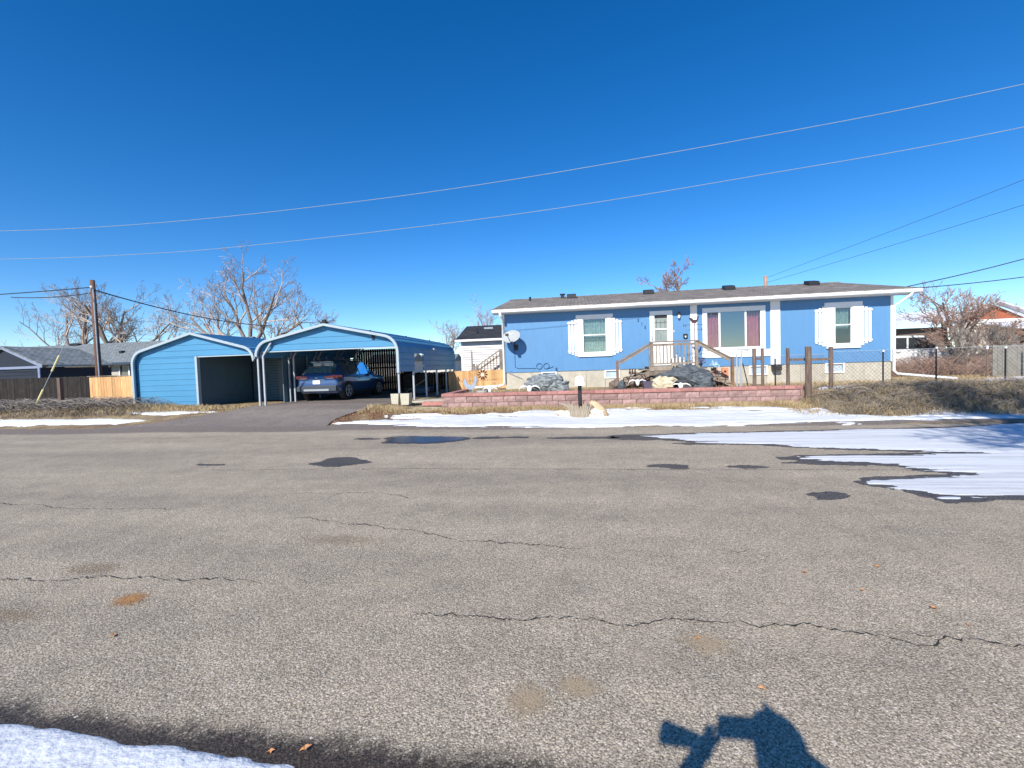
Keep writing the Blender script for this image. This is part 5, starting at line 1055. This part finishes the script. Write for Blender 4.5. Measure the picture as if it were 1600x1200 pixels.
# ------------------------------------------------------------------ vehicles
def car(label, cat, loc, rz, paint, name='parked_car', sc3=(1, 1, 1), glass=None, L=4.65, plate=True):
    t = thing(name, label, cat, (0, 0, 0)); S = [  # y, w, zb, zbelt, rw, zr
        (0.00, .80, .46, .90, .70, .99), (.04, .875, .36, .98, .73, 1.07), (.13, .905, .30, 1.03, .73, 1.13), (.30, .915, .28, 1.05, .67, 1.35), (.50, .92, .27, 1.06, .62, 1.55), (.56, .92, .26, 1.06, .615, 1.575), (.62, .92, .26, 1.06, .615, 1.60), (1.05, .92, .25, 1.05, .62, 1.64), (1.13, .92, .25, 1.05, .62, 1.645),
        (1.90, .92, .25, 1.03, .63, 1.655), (1.98, .92, .25, 1.03, .63, 1.655), (2.75, .92, .25, 1.00, .62, 1.61), (2.83, .92, .25, 1.00, .62, 1.60), (3.0, .92, .25, .99, .61, 1.55), (3.45, .91, .26, .97, .68, 1.14), (3.55, .91, .26, .96, .70, 1.06), (4.0, .90, .28, .92, .70, .99), (4.4, .87, .30, .84, .66, .90), (4.58, .80, .36, .74, .60, .78), (4.65, .70, .44, .64, .5, .68)]
    def sect(s):
        y, w, zb, zt, rw, zr = s; h = [(0, zb), (w*.82, zb), (w*.97, zb+.10), (w, zb+(zt-zb)*.45), (w*.985, zb+(zt-zb)*.8), (w*.93, zt), (rw, zr-.07), (rw*.8, zr-.018), (0, zr)]
        return [(x, y, z) for x, z in h]+[(-x, y, z) for x, z in h[-2:0:-1]]
    secs = [sect(s) for s in S]; K = len(secs[0]); v = [p for s in secs for p in s]
    body, side, rear, front = MB(), MB(), MB(), MB(); body.v = list(v); side.v = [(x*1.004, y, z) for x, y, z in v]; rear.v = [(x, y-.004, z+.004) for x, y, z in v]; front.v = [(x, y+.004, z+.004) for x, y, z in v]
    def seg(y): return y
    for i in range(len(S)-1):
        ym = (S[i][0]+S[i+1][0])/2
        for k in range(K):
            k2 = (k+1) % K; f = (i*K+k, i*K+k2, (i+1)*K+k2, (i+1)*K+k); kk = min(k, K-1-k)
            if kk == 5 and (.62 < ym < 1.05 or 1.13 < ym < 1.9 or 1.98 < ym < 2.75 or 2.83 < ym < 3.45): side.f.append(f)
            elif kk in (6, 7) and .13 < ym < .5: rear.f.append(f)
            elif kk in (6, 7) and 3.0 < ym < 3.45: front.f.append(f)
            else: body.f.append(f)
    body.f.append(tuple(range(K-1, -1, -1))); body.f.append(tuple((len(S)-1)*K+k for k in range(K)))
    body.build('body', paint, t, smooth=True); gm_ = glass or M_carglass
    dk_ = MB().box(-.78, .78, .5, 3.1, .5, 1.0).box(-.5, -.1, 1.6, 1.8, 1.0, 1.5).box(.1, .5, 1.6, 1.8, 1.0, 1.5).build('cabin', M_black, t)
    side.build('side_glass', gm_, t); rear.build('rear_glass', gm_, t); front.build('windshield', gm_, t)
    MB().prism([(-.07, .40), (.3, .34), (.3, .60), (-.02, .62), (-.07, .56)], -.87, .87, 'X').build('rear_bumper', mat('grey_bumper', (.05, .06, .075), .45, .1, 4), t)
    MB().box(-.55, .55, -.075, -.061, .40, .48).build('skid_plate', mat('silver', (.45, .47, .5), .3, .05, 3, metal=.5), t)
    red = mat('red_lens', (.45, .015, .03), .15, .1, 4, coat=1)
    for sg in (-1, 1):
        a, b = sorted((sg*.36, sg*.80)); tl = MB().prism([(a, .90 if sg > 0 else .86), (b, .86 if sg > 0 else .90), (b, 1.03 if sg > 0 else .98), (a, .98 if sg > 0 else 1.03)], -.03, .10).build('taillight', red, t)
        a, b = sorted((sg*.79, sg*.928)); MB().box(a, b, .0, .36, .90, 1.02).build('lens_wrap', red, tl)
        a, b = sorted((sg*.45, sg*.72)); MB().box(a, b, -.034, -.031, .89, .915).build('lens_stripe', mat('clear_lens', (.75, .72, .72), .2, .05, 3), tl)
        MB().box(*sorted((sg*.90, sg*1.08)), 2.82, 2.92, .98, 1.12).build('mirror', paint, t)
        MB().box(*sorted((sg*.915, sg*.935)), 1.75, 1.9, .86, .89).box(*sorted((sg*.905, sg*.932)), 2.6, 2.75, .84, .87).build('door_handle', M_galv, t)
        MB().box(*sorted((sg*.60, sg*.64)), .9, 2.7, 1.64, 1.69).build('roof_rail', M_black, t); MB().box(*sorted((sg*.86, sg*.925)), .95, 3.3, .24, .33).build('side_skirt', M_black, t)
    MB().box(-.36, .36, -.03, .01, .84, .865).build('chrome_strip', M_galv, t)
    if plate: MB().box(-.16, .16, -.03, -.005, .68, .83).build('licence_plate', M_trim, t)
    MB().blob((0, -.015, .93), (.07, .02, .03), 1, 0).build('badge', mat('gold_badge', (.7, .65, .45), .3, .05, 3), t)
    MB().bar((-.25, .20, 1.20), (.22, .17, 1.17), .015).build('wiper', M_black, t); MB().box(-.45, .45, .36, .52, 1.56, 1.60).build('spoiler', paint, t)
    for sy in (.80, 3.60):
        for sg in (-1, 1):
            a, b = sorted((sg*.66, sg*.915)); arch = MB().tube([(sg*.72, sy, .36), (sg*.924, sy, .36)], .415, 20).build('wheel_arch', M_black, t)
            w_ = MB().tube([(sg*.70, sy, .36), (sg*.74, sy, .36), (sg*.90, sy, .36), (sg*.935, sy, .36)], [.33, .36, .36, .32], 22).build('wheel', mat('rubber', (.02, .02, .02), .85, .1, 8), t)
            rm = MB().tube([(sg*.934, sy, .36), (sg*.940, sy, .36)], .245, 20)
            rm.build('rim_back', M_black, w_); rm = MB()
            for k in range(5):
                a0 = 2*math.pi*k/5+.3
                for da in (-.16, .16): rm.bar((sg*.948, sy+.03*math.cos(a0), .36+.03*math.sin(a0)), (sg*.948, sy+.235*math.cos(a0+da), .36+.235*math.sin(a0+da)), .016, .035, (1, 0, 0))
            rm.tube([(sg*.948, sy+.235*math.cos(q), .36+.235*math.sin(q)) for q in [6.2832*j/20 for j in range(21)]], .014, 5, False); rm.tube([(sg*.935, sy, .36), (sg*.965, sy, .36)], .045, 10)
            rm.build('rim', M_galv, w_)
    t.location = loc; t.rotation_euler.z = rz; t.scale = sc3; return t
M_carblue = mat('deep_blue_car_paint', (.03, .085, .24), .22, .05, 2, coat=1.0, spec=.6)
M_carwhite = mat('white_car_paint', (.72, .73, .74), .3, .03, 2, coat=.5)
car('deep blue sport utility car parked tail out under the carport', 'car', (-10.55, 17.05, .445), R(-1), M_carblue)
# white pickup, side on, nose to the right
pk = thing('white_pickup', 'white pickup truck seen past the right corner of the blue house', 'truck', (17.0, 26.6, .5)); PX, PY = 18.9, 26.6
prof = [(PX-5.2, 1.0), (PX, 1.0), (PX, 1.55), (PX-.15, 1.72), (PX-.95, 1.82), (PX-1.5, 2.42), (PX-1.7, 2.48), (PX-3.1, 2.5), (PX-3.3, 2.42), (PX-3.45, 1.9), (PX-5.2, 1.88)]
MB().prism([(PX-5.2, 1.0), (PX, 1.0), (PX, 1.55), (PX-.15, 1.72), (PX-.95, 1.80), (PX-5.2, 1.84)], PY-.95, PY+.95).build('body', M_carwhite, pk)
MB().prism([(PX-.95, 1.801), (PX-1.02, 1.801), (PX-1.60, 2.38), (PX-3.22, 2.40), (PX-3.38, 1.845), (PX-3.45, 1.845), (PX-3.3, 2.42), (PX-3.1, 2.5), (PX-1.7, 2.48), (PX-1.5, 2.42)], PY-.80, PY+.80).box(PX-2.42, PX-2.34, PY-.80, PY+.80, 1.85, 2.4).build('cab', M_carwhite, pk)
[MB().prism([(PX-1.06, 1.83), (PX-1.63, 2.37), (PX-3.2, 2.39), (PX-3.34, 1.85)], a_, a_+.02).build('side_window', mat('tinted_pane', (.04, .045, .05), .15, .3, 3), pk) for a_ in (PY-.79, PY+.77)]
for xx in (PX-.9, PX-4.2): w_ = MB().tube([(xx, PY-.97, .92), (xx, PY-.7, .92)], .38, 18).build('wheel', MATS['rubber'], pk); MB().tube([(xx, PY-.99, .92), (xx, PY-.972, .92)], .2, 12).build('rim', M_galv, w_)
MB().box(PX-2.0, PX-1.85, PY-1.08, PY-.9, 1.88, 2.05).build('mirror', M_black, pk); MB().box(PX-3.0, PX-2.8, PY-.96, PY-.951, 1.62, 1.66).build('door_handle', M_black, pk); MB().box(PX-.02, PX+.04, PY-.9, PY+.9, 1.0, 1.25).build('bumper', M_galv, pk)
# dark clutter in the carport
bt = thing('utility_trailer', 'dark low trailer with plank sides standing in the shade of the carport', 'trailer', (-8.0, 20.8, .4))
for k in range(4): MB().box(-8.3, -6.9, 20.6, 20.64, .75+k*.16, .88+k*.16).build('plank', M_woodd, bt)
MB().box(-8.3, -6.9, 20.65, 22.2, .62, .70).build('bed', M_black, bt); MB().tube([(-6.95, 21.3, .66), (-6.8, 21.3, .66)], .26, 14).build('wheel', MATS['rubber'], bt)
gr = thing('covered_grill', 'dark covered grill beyond the car nose', 'grill', (-8.6, 22.2, .4)); MB().blob((-8.6, 22.2, 1.3), (.3, .25, .28), 2, .1).build('lid', M_black, gr, smooth=True); MB().box(-8.8, -8.4, 22.0, 22.4, .4, 1.1).build('cart', M_black, gr)
wb = thing('wheelbarrow', 'upturned dark wheelbarrow with a pale handle between the right carport posts', 'wheelbarrow', (-7.4, 19.8, .42)); MB().blob((-7.2, 19.9, .62), (.45, .3, .24), 3, .1).build('tray', mat('blue_grey_tray', (.05, .07, .1), .6, .1, 4), wb, smooth=True); MB().tube([(-7.7, 19.4, .6), (-6.7, 19.2, 1.15)], .02, 6).build('handle', M_wood, wb)
# white tubs by the front right carport post
tub = thing('concrete_planter', 'pair of joined pale square concrete planters at the carport post', 'planter', (-6.2, 15.3, .38))
for xa, xb in ((-6.62, -6.32), (-6.27, -5.93)): pl = MB().prism([(xa+.03, .36), (xb-.03, .36), (xb, .76), (xa, .76)], 15.2, 15.5).build('tub', mat('pale_concrete', (.5, .47, .36), .85, .12, 8), tub); MB().box(xa+.03, xb-.03, 15.23, 15.47, .761, .765).build('soil', M_dark, pl)

# ------------------------------------------------------------------ yard ornaments
M_ang = lambda: None
def rock(label, c, rad, m, seed, name='boulder', rough=.45, rz=0):
    mb = MB().blob((0, 0, 0), rad, seed, rough, 22, 14, 1.3); o = mb.build(name, m, origin=(0, 0, 0)); o.location = c; o.rotation_euler = (0, .0, rz); return tag(o, label, 'rock')
rock('grey and white marbled boulder in front of the basement wall', (-1.25, 16.5, .86), (.74, .42, .44), M_stone, 4, rz=.1)
rock('pale marbled lower end of the left boulder', (-.72, 16.35, .78), (.36, .3, .26), M_stone, 6)
rock('large dark slate boulder leaning against the porch steps', (3.72, 16.3, .98), (.80, .45, .42), M_stone2, 7, rz=.0)
rock('rounded dark slate boulder at the right of the big one', (4.05, 16.0, .84), (.42, .32, .30), M_stone2, 9)
rock('long slanting slate slab behind the tan boulder', (3.2, 16.25, 1.0), (.62, .35, .20), M_stone2, 11)
rock('tan quartz boulder left of the dark slate boulder', (2.78, 16.0, .80), (.36, .3, .26), M_tan, 12)
rock('small tan stone wedged above the quartz boulder', (3.0, 16.05, .98), (.26, .2, .12), M_tan, 13)
rock('brown cut log chunk at the foot of the left stair post', (1.28, 16.9, .78), (.2, .2, .20), mat('log_chunk', (.12, .09, .07), .9, .3, 9, .02, col2=(.26, .2, .16)), 14, 'log_chunk')
rock('small dark stone beside the log chunk', (1.48, 16.7, .74), (.14, .13, .17), M_stone2, 15)
for k, (x, y, z, r_, lab) in enumerate([(-.45, 13.05, .15, .17, 'pale sandy stone left of the mailbox stump'), (.42, 13.0, .17, .20, 'pale sandy stone right of the mailbox stump'), (.62, 13.1, .14, .16, 'smaller pale stone furthest right of the mailbox')]): rock(lab, (x, y, z), (r_*1.4, r_, r_*.9), M_pale, 20+k, 'stone')
lg = MB().tube([(.28, 13.05, .50), (.42, 13.03, .42), (.56, 13.0, .28), (.72, 12.98, .10)], [.07, .12, .13, .10], 9).build('sandstone_log', M_sand, smooth=True); tag(lg, 'tan sandstone log leaning right of the mailbox stump', 'rock')
def skull(label, c, s, horn=1.0):
    t = thing('cow_skull', label, 'skull', c); x, y, z = c
    MB().tube([(x, y, z+.30*s), (x, y-.02, z+.22*s), (x, y-.05, z+.08*s), (x, y-.08, z)], [.05*s, .12*s, .085*s, .05*s], 10).build('head', M_bone, t, smooth=True)
    for sg in (-1, 1): MB().tube([(x+sg*.08*s, y, z+.24*s), (x+sg*.24*s, y, z+.28*s*horn), (x+sg*.38*s, y, z+.22*s*horn), (x+sg*.46*s, y, z+.08*s)], [.035*s, .035*s, .028*s, .006], 7).build('horn', M_bone, t, smooth=True); MB().blob((x+sg*.05*s, y-.085*s, z+.18*s), (.022*s, .02, .026*s), 1, 0).build('eye_socket', M_black, t)
    return t
skull('white horned cow skull in front of the marbled boulder', (-1.75, 15.9, .64), .85); skull('white horned cow skull in front of the slate boulders', (3.32, 15.75, .64), .75, .9); skull('white cow skull tilted among the dark scrap left of the porch', (2.0, 16.3, .78), .7)
o = MB().box(-.9, 0, 0, 0, 0, 0) if False else None
pt = thing('planter_pot', 'dull purple square pot below the porch', 'pot', (2.32, 16.0, .64)); MB().prism([(2.18, .64), (2.46, .64), (2.50, .93), (2.14, .93)], 15.9, 16.2).build('pot', mat('purple_pot', (.09, .075, .11), .7, .15, 5), pt); MB().box(2.19, 2.45, 15.95, 16.15, .931, .935).build('soil', M_dark, pt)
# dark scrap iron left of the porch: wheel, plough pieces
for lab, c, r_, sp in (('rusty spoked wagon wheel leaning right of the slate boulder', (4.75, 16.7, .92), .28, 10), ('small dark iron wheel in the scrap left of the porch', (2.0, 16.7, .95), .26, 8)):
    t = thing('wagon_wheel', lab, 'wheel', c); P_ = [(c[0]+r_*math.cos(a), c[1], c[2]+r_*math.sin(a)) for a in [6.2832*k/24 for k in range(25)]]; MB().tube(P_, .016, 5, False).build('rim', M_rust, t)
    for k in range(sp): a = 6.2832*k/sp; MB().bar(c, (c[0]+r_*math.cos(a), c[1], c[2]+r_*math.sin(a)), .012).build('spoke', M_rust, t)
t = thing('iron_plough', 'rusty iron plough parts heaped left of the porch stairs', 'plough', (1.85, 16.6, .64))
rnd = random.Random(9)
for k in range(12): a = (1.55+rnd.uniform(0, 1.0), 16.5+rnd.uniform(-.2, .3), .68+rnd.uniform(0, .25)); MB().bar(a, (a[0]+rnd.uniform(-.3, .3), a[1]+rnd.uniform(-.1, .1), a[2]+rnd.uniform(.0, .35)), .035).build('beam', M_rust, t)
MB().tube([(1.62+.09*math.cos(a), 16.5, .98+.09*math.sin(a)) for a in [5*k/12 for k in range(13)]], .018, 6).build('hook', M_rust, t)
for k, x in enumerate((1.86, 1.95, 2.05)):
    o = MB().tube([(x, 17.35, 1.15), (x, 17.35, 1.22), (x, 17.35, 1.30), (x, 17.35, 1.36)], [.035, .04, .02, .03], 8).build('figurine', M_rust); tag(o, ['small rusty figurine on the left stair tread, leftmost', 'small rusty figurine on the left stair tread, middle of three', 'small rusty figurine on the left stair tread, nearest the porch'][k], 'figurine', 'three rusty figurines on the stair')
# on the porch
t = thing('goose_planter', 'white goose shaped planter on the porch floor behind the spindles', 'planter', (3.55, 17.6, ZD)); MB().blob((3.50, 17.6, ZD+.15), (.17, .12, .14), 1, .05).blob((3.72, 17.6, ZD+.16), (.10, .1, .15), 2, .05).build('body', M_bone, t, smooth=True); MB().tube([(3.62, 17.6, ZD+.2), (3.60, 17.6, ZD+.36), (3.54, 17.58, ZD+.4)], [.04, .03, .02], 8).build('neck', M_bone, t, smooth=True)
t = thing('angel_figurine', 'slim white figurine beside the goose planter on the porch', 'figurine', (3.88, 17.65, ZD)); MB().tube([(3.88, 17.65, ZD), (3.88, 17.65, ZD+.14), (3.88, 17.65, ZD+.22), (3.88, 17.65, ZD+.30)], [.08, .05, .025, .035], 9).build('body', M_bone, t, smooth=True)
t = thing('boot_rack', 'low rack with two black pots at the right of the porch', 'rack', (4.0, 17.9, ZD)); MB().box(3.9, 4.22, 17.8, 17.95, ZD+.14, ZD+.17).build('shelf', M_wood, t)
for x in (3.98, 4.14): MB().tube([(x, 17.86, ZD), (x, 17.86, ZD+.12)], [.05, .06], 9).build('pot', M_black, t)
t = thing('owl_plaque', 'carved wooden owl mounted on the porch front', 'ornament', (3.38, 17.05, 1.05)); MB().tube([(3.40, 17.05, 1.0), (3.40, 17.05, 1.15), (3.40, 17.05, 1.32), (3.40, 17.05, 1.40), (3.40, 17.05, 1.48)], [.09, .13, .11, .12, .05], 10).build('body', M_drift, t, smooth=True)
for sg in (-1, 1): MB().blob((3.40+sg*.05, 16.94, 1.40), (.03, .02, .03), 1, 0).build('eye', M_black, t); MB().tube([(3.40+sg*.08, 17.03, 1.42), (3.40+sg*.1, 17.03, 1.52)], [.04, .005], 6).build('ear_tuft', M_drift, t)
t = thing('weather_vane', 'thin black rooster weather vane standing behind the porch rail', 'weather vane', (4.16, 17.28, ZD)); VX, VY = 4.16, 17.28
MB().tube([(VX, VY, ZD), (VX, VY, 3.0)], .011, 6).build('rod', M_rust, t); MB().bar((VX-.32, VY, 2.88), (VX+.30, VY, 2.88), .014).bar((VX-.22, VY, 2.70), (VX+.24, VY, 2.70), .014).build('arms', M_rust, t)
MB().prism([(VX-.20, 3.14), (VX-.10, 3.13), (VX-.03, 3.06), (VX+.08, 3.06), (VX+.11, 3.18), (VX+.17, 3.20), (VX+.12, 3.02), (VX+.05, 2.93), (VX-.07, 2.94), (VX-.14, 3.04)], VY-.008, VY+.008).build('rooster', M_rust, t)
text_mesh('N', .13, 'letter', M_rust, t, VX-.35, VY, 2.86, .004); text_mesh('E', .12, 'letter', M_rust, t, VX+.26, VY, 2.70, .004)
# flower pots at the right of the porch
for lab, x, y, z, m_, s in (('dark red potted plant on the upper right stair', 4.42, 17.6, 1.36, mat('dark_red_leaf', (.14, .02, .04), .8, .3, 9, col2=(.05, .05, .12)), .16), ('blue and white potted flowers on the right stair', 4.85, 17.4, 1.20, mat('pale_blue_flower', (.3, .6, .7), .8, .3, 9, col2=(.8, .85, .85)), .15)):
    t = thing('flower_pot', lab, 'flower pot', (x, y, z-.0)); MB().tube([(x, y, z), (x, y, z+.12)], [.06, .085], 10).build('pot', M_steel, t); mb = MB(); rnd = random.Random(5)
    for k in range(160):
        d_ = Vector((rnd.gauss(0, 1), rnd.gauss(0, 1), rnd.gauss(0, 1))).normalized()*s*rnd.random()**.4; q = Vector((x, y, z+.2))+d_; mb.add([q, q+Vector((rnd.gauss(0, .03), rnd.gauss(0, .03), .02)), q+Vector((rnd.gauss(0, .03), rnd.gauss(0, .03), -.02))], [(0, 1, 2)])
    mb.build('flowers', m_, t)
t = thing('terracotta_screen', 'orange terracotta coloured lattice panel leaning behind the right stair post', 'panel', (5.3, 18.2, .62))
for x in (5.1, 5.48): MB().box(x-.12, x+.12, 18.25, 18.32, .62, 1.28).build('panel', M_terra, t)
MB().box(5.225, 5.355, 18.3, 18.33, .7, 1.2).build('backing', M_conc, t)
for x in (5.1, 5.48):
    for zz in (.8, .95, 1.1): MB().box(x-.04, x+.04, 18.24, 18.249, zz, zz+.07).build('slot', M_dark, t)
# left planter corner: rooster, sunflower spinner, bowl, scrap
t = thing('tin_rooster', 'grey tin rooster standing behind the left corner of the red wall', 'ornament', (-3.75, 15.6, .63))
rx, ry = -3.78, 15.6; MB().prism([(rx-.26, 1.16), (rx-.20, 1.22), (rx-.12, 1.0), (rx+.04, .98), (rx+.10, 1.12), (rx+.14, 1.24), (rx+.20, 1.20), (rx+.25, 1.16), (rx+.20, 1.12), (rx+.18, .98), (rx+.08, .84), (rx-.08, .82), (rx-.22, .92), (rx-.30, 1.08)], ry-.03, ry+.03).build('body', mat('tin', (.30, .35, .42), .5, .2, 9), t)
for dx in (-.05, .05): MB().tube([(rx+dx, ry, .83), (rx+dx, ry, .63)], .012, 6).build('leg', M_galv, t)
MB().prism([(rx+.12, 1.24), (rx+.15, 1.30), (rx+.17, 1.26), (rx+.20, 1.29), (rx+.20, 1.22)], ry-.01, ry+.01).build('comb', M_galv, t)
t = thing('sunflower_spinner', 'dark metal sunflower spinner on a stake in front of the cedar fence', 'ornament', (-3.38, 15.7, .63)); sx, sy, sz = -3.38, 15.7, 1.33
MB().tube([(sx, sy+.02, .6), (sx, sy+.02, sz)], .01, 6).build('stake', M_rust, t); MB().tube([(sx, sy-.02, sz), (sx, sy+.01, sz)], .05, 12).build('hub', M_trim, t)
for k in range(10): a = 6.2832*k/10; c_, s_ = math.cos(a), math.sin(a); MB().prism([(sx+.06*c_, sz+.06*s_), (sx+.13*c_-.035*s_, sz+.13*s_+.035*c_), (sx+.21*c_, sz+.21*s_), (sx+.13*c_+.035*s_, sz+.13*s_-.035*c_)], sy-.005, sy+.005).build('petal', M_rust, t)
t = thing('bird_bath_bowl', 'pale shallow bowl planter on the left end of the red wall', 'bowl', (-3.30, 15.3, .64)); MB().tube([(-3.30, 15.3, .66), (-3.30, 15.3, .70), (-3.30, 15.3, .80)], [.12, .2, .24], 16).build('bowl', mat('pale_bowl', (.55, .56, .48), .7, .1, 6), t); MB().tube([(-3.30, 15.3, .801), (-3.30, 15.3, .805)], .21, 16).build('soil', mat('grey_soil', (.2, .21, .18), .9, .2, 9), t)
skull('small pale animal skull at the end of the red wall by the bowl', (-3.02, 15.15, .72), .6)
t = thing('garden_gnome', 'small rusty hoop ornament beside the bowl', 'ornament', (-2.9, 15.4, .63)); MB().tube([(-2.92+.11*math.cos(a), 15.4, .95+.14*math.sin(a)) for a in [6.3*k/16 for k in range(17)]], .014, 6).tube([(-2.92, 15.4, .63), (-2.92, 15.4, .82)], .012, 6).build('hoop', M_sand, t)
t.name = 'hoop_ornament'
# mailbox and its driftwood stump
t = thing('mailbox', 'white mailbox on a black post in front of the red wall', 'mailbox', (0, 13.05, .1))
arc = [(-.12+.24*0, 1.0), (.12, 1.0)]+[(.12*math.cos(a), 1.16+.10*math.sin(a)) for a in [math.pi*k/8 for k in range(9)]]
bx = MB().prism(arc, 12.82, 13.30).build('box', M_trim, t); MB().prism([(p[0]*1.05, (p[1]-1.1)*1.04+1.1) for p in arc], 12.80, 12.818).build('door', M_trim, bx); MB().box(.127, .14, 12.95, 13.15, 1.10, 1.14).build('flag', mat('red_flag', (.4, .05, .04), .6, .1, 4), bx); MB().blob((0, 12.79, 1.23), (.02, .015, .015), 1, 0).build('latch', M_galv, bx)
MB().tube([(0, 13.05, .05), (0, 13.05, .995)], .055, 10).build('post', M_steel, t)
t = thing('driftwood_stump', 'upright driftwood stump ring around the mailbox post', 'stump', (0, 12.9, .08)); rnd = random.Random(2)
for k in range(13):
    a = -2.9+k*.23; bx_, by_ = .20*math.cos(a), .12*math.sin(a); h = rnd.uniform(.26, .44); MB().tube([(bx_, 12.92+by_, .0), (bx_*1.25, 12.92+by_*1.2, .08+h*.5), (bx_*1.7+rnd.uniform(-.02, .02), 12.92+by_*1.4, .08+h)], [.06, .05, .03], 7).build('root', M_drift, t)
MB().tube([(-.20, 12.9, .28), (-.36, 12.92, .42), (-.62, 12.95, .52)], [.07, .05, .01], 7).build('root', M_drift, t); MB().tube([(.18, 12.88, .2), (.26, 12.86, .36), (.33, 12.86, .44)], [.05, .05, .035], 7).build('root', M_drift, t)

# ------------------------------------------------------------------ the photographer (behind the camera; casts the shadow in the foreground)
def skin_body(name, joints, bones, m, parent=None, sub=2):
    me = bpy.data.meshes.new(name); me.from_pydata([j[:3] for j in joints], bones, []); me.update(); o = bpy.data.objects.new(name, me); COL.objects.link(o)
    sk = o.modifiers.new('skin', 'SKIN'); 
    layer = me.skin_vertices[0].data if me.skin_vertices else None
    if layer is None:
        me.skin_vertices.new() if hasattr(me.skin_vertices, 'new') else None
        layer = me.skin_vertices[0].data
    for i, j in enumerate(joints): layer[i].radius = (j[3], j[4] if len(j) > 4 else j[3])
    layer[0].use_root = True
    s = o.modifiers.new('sub', 'SUBSURF'); s.levels = sub; s.render_levels = sub; me.materials.append(m); 
    if parent: o.parent = parent; o.location = -world_loc(parent)
    return o
PXo = .03
person = thing('person', 'standing photographer in a dark jacket holding a phone up with both hands', 'person', (.1, -.3, .04))
J = [(.12, -.34, 1.02, .16, .12), (.11, -.33, 1.22, .16, .115), (.09, -.32, 1.42, .19, .12), (.07, -.30, 1.50, .075), (.07, -.25, 1.58, .07), (.075, -.21, 1.65, .08, .09), (.075, -.20, 1.72, .065, .08),
     (.30, -.27, 1.46, .11), (.42, -.14, 1.34, .08), (.21, -.03, 1.50, .042), (-.11, -.30, 1.47, .075), (-.30, -.16, 1.33, .055), (-.15, -.03, 1.48, .034),
     (.21, -.34, .92, .10), (.22, -.30, .52, .07), (.23, -.34, .12, .05), (.24, -.22, .07, .045), (.03, -.34, .92, .10), (.01, -.30, .52, .07), (0, -.34, .12, .05), (-.02, -.22, .07, .045),
     (.13, -.015, 1.53, .03), (-.11, -.015, 1.52, .03)]
Bn = [(0, 1), (1, 2), (2, 3), (3, 4), (4, 5), (5, 6), (2, 7), (7, 8), (8, 9), (2, 10), (10, 11), (11, 12), (0, 13), (13, 14), (14, 15), (15, 16), (0, 17), (17, 18), (18, 19), (19, 20), (9, 21), (12, 22)]
skin_body('body', J, Bn, mat('dark_jacket', (.03, .035, .05), .8, .2, 8), person)
M_skin = mat('skin', (.5, .3, .22), .6, .08, 10)
for sg, hx, hz in ((1, .125, 1.535), (-1, -.105, 1.52)):
    mb = MB()
    for k in range(4): z = hz+.035-.021*k; mb.tube([(hx+sg*.012, -.022, z), (hx+sg*.022, .0, z), (hx-sg*.004, .012, z-.002), (hx-sg*.026, .009, z-.004)], [.0095, .009, .008, .007], 7)
    mb.tube([(hx+sg*.01, -.03, hz-.03), (hx-sg*.012, -.035, hz+.005), (hx-sg*.03, -.03, hz+.02)], [.012, .010, .008], 7)
    mb.tube([(hx+sg*.03, -.03, hz-.06), (hx+sg*.02, -.022, hz-.02), (hx+sg*.015, -.02, hz+.02)], [.026, .03, .024], 8); mb.build('hand', M_skin, person, smooth=True)
MB().blob((.07, -.145, 1.68), (.062, .05, .085), 1, .02).tube([(.07, -.102, 1.695), (.07, -.078, 1.67)], [.008, .014], 7).build('face', M_skin, person, smooth=True)
hood = MB().blob((.10, -.225, 1.67), (.10, .11, .13), 3, .06).tube([(.09, -.21, 1.775), (.065, -.16, 1.82)], [.035, .006], 7); hood.build('hood', MATS['dark_jacket'], person, smooth=True)
ph = thing('phone', 'phone held in landscape by the photographer', 'phone', (.02, -.02, 1.56)); MB().box(-.085, .10, -.022, -.012, 1.53, 1.63).build('case', M_black, ph); MB().box(-.08, .095, -.0235, -.0225, 1.54, 1.613).build('screen', mat('screen', (.05, .08, .12), .1, .1, 3), ph)
gl = MB().tube([(-.12, -.03, 1.50), (-.20, -.03, 1.525), (-.31, -.03, 1.545)], [.03, .032, .045], 9).build('shadow_tube', MATS['dark_jacket'], smooth=True); tag(gl, 'dark rolled glove clutched in the photographer\'s left hand', 'shadow shape')  # made-up tube out of view, added to cast the shadow's left blob
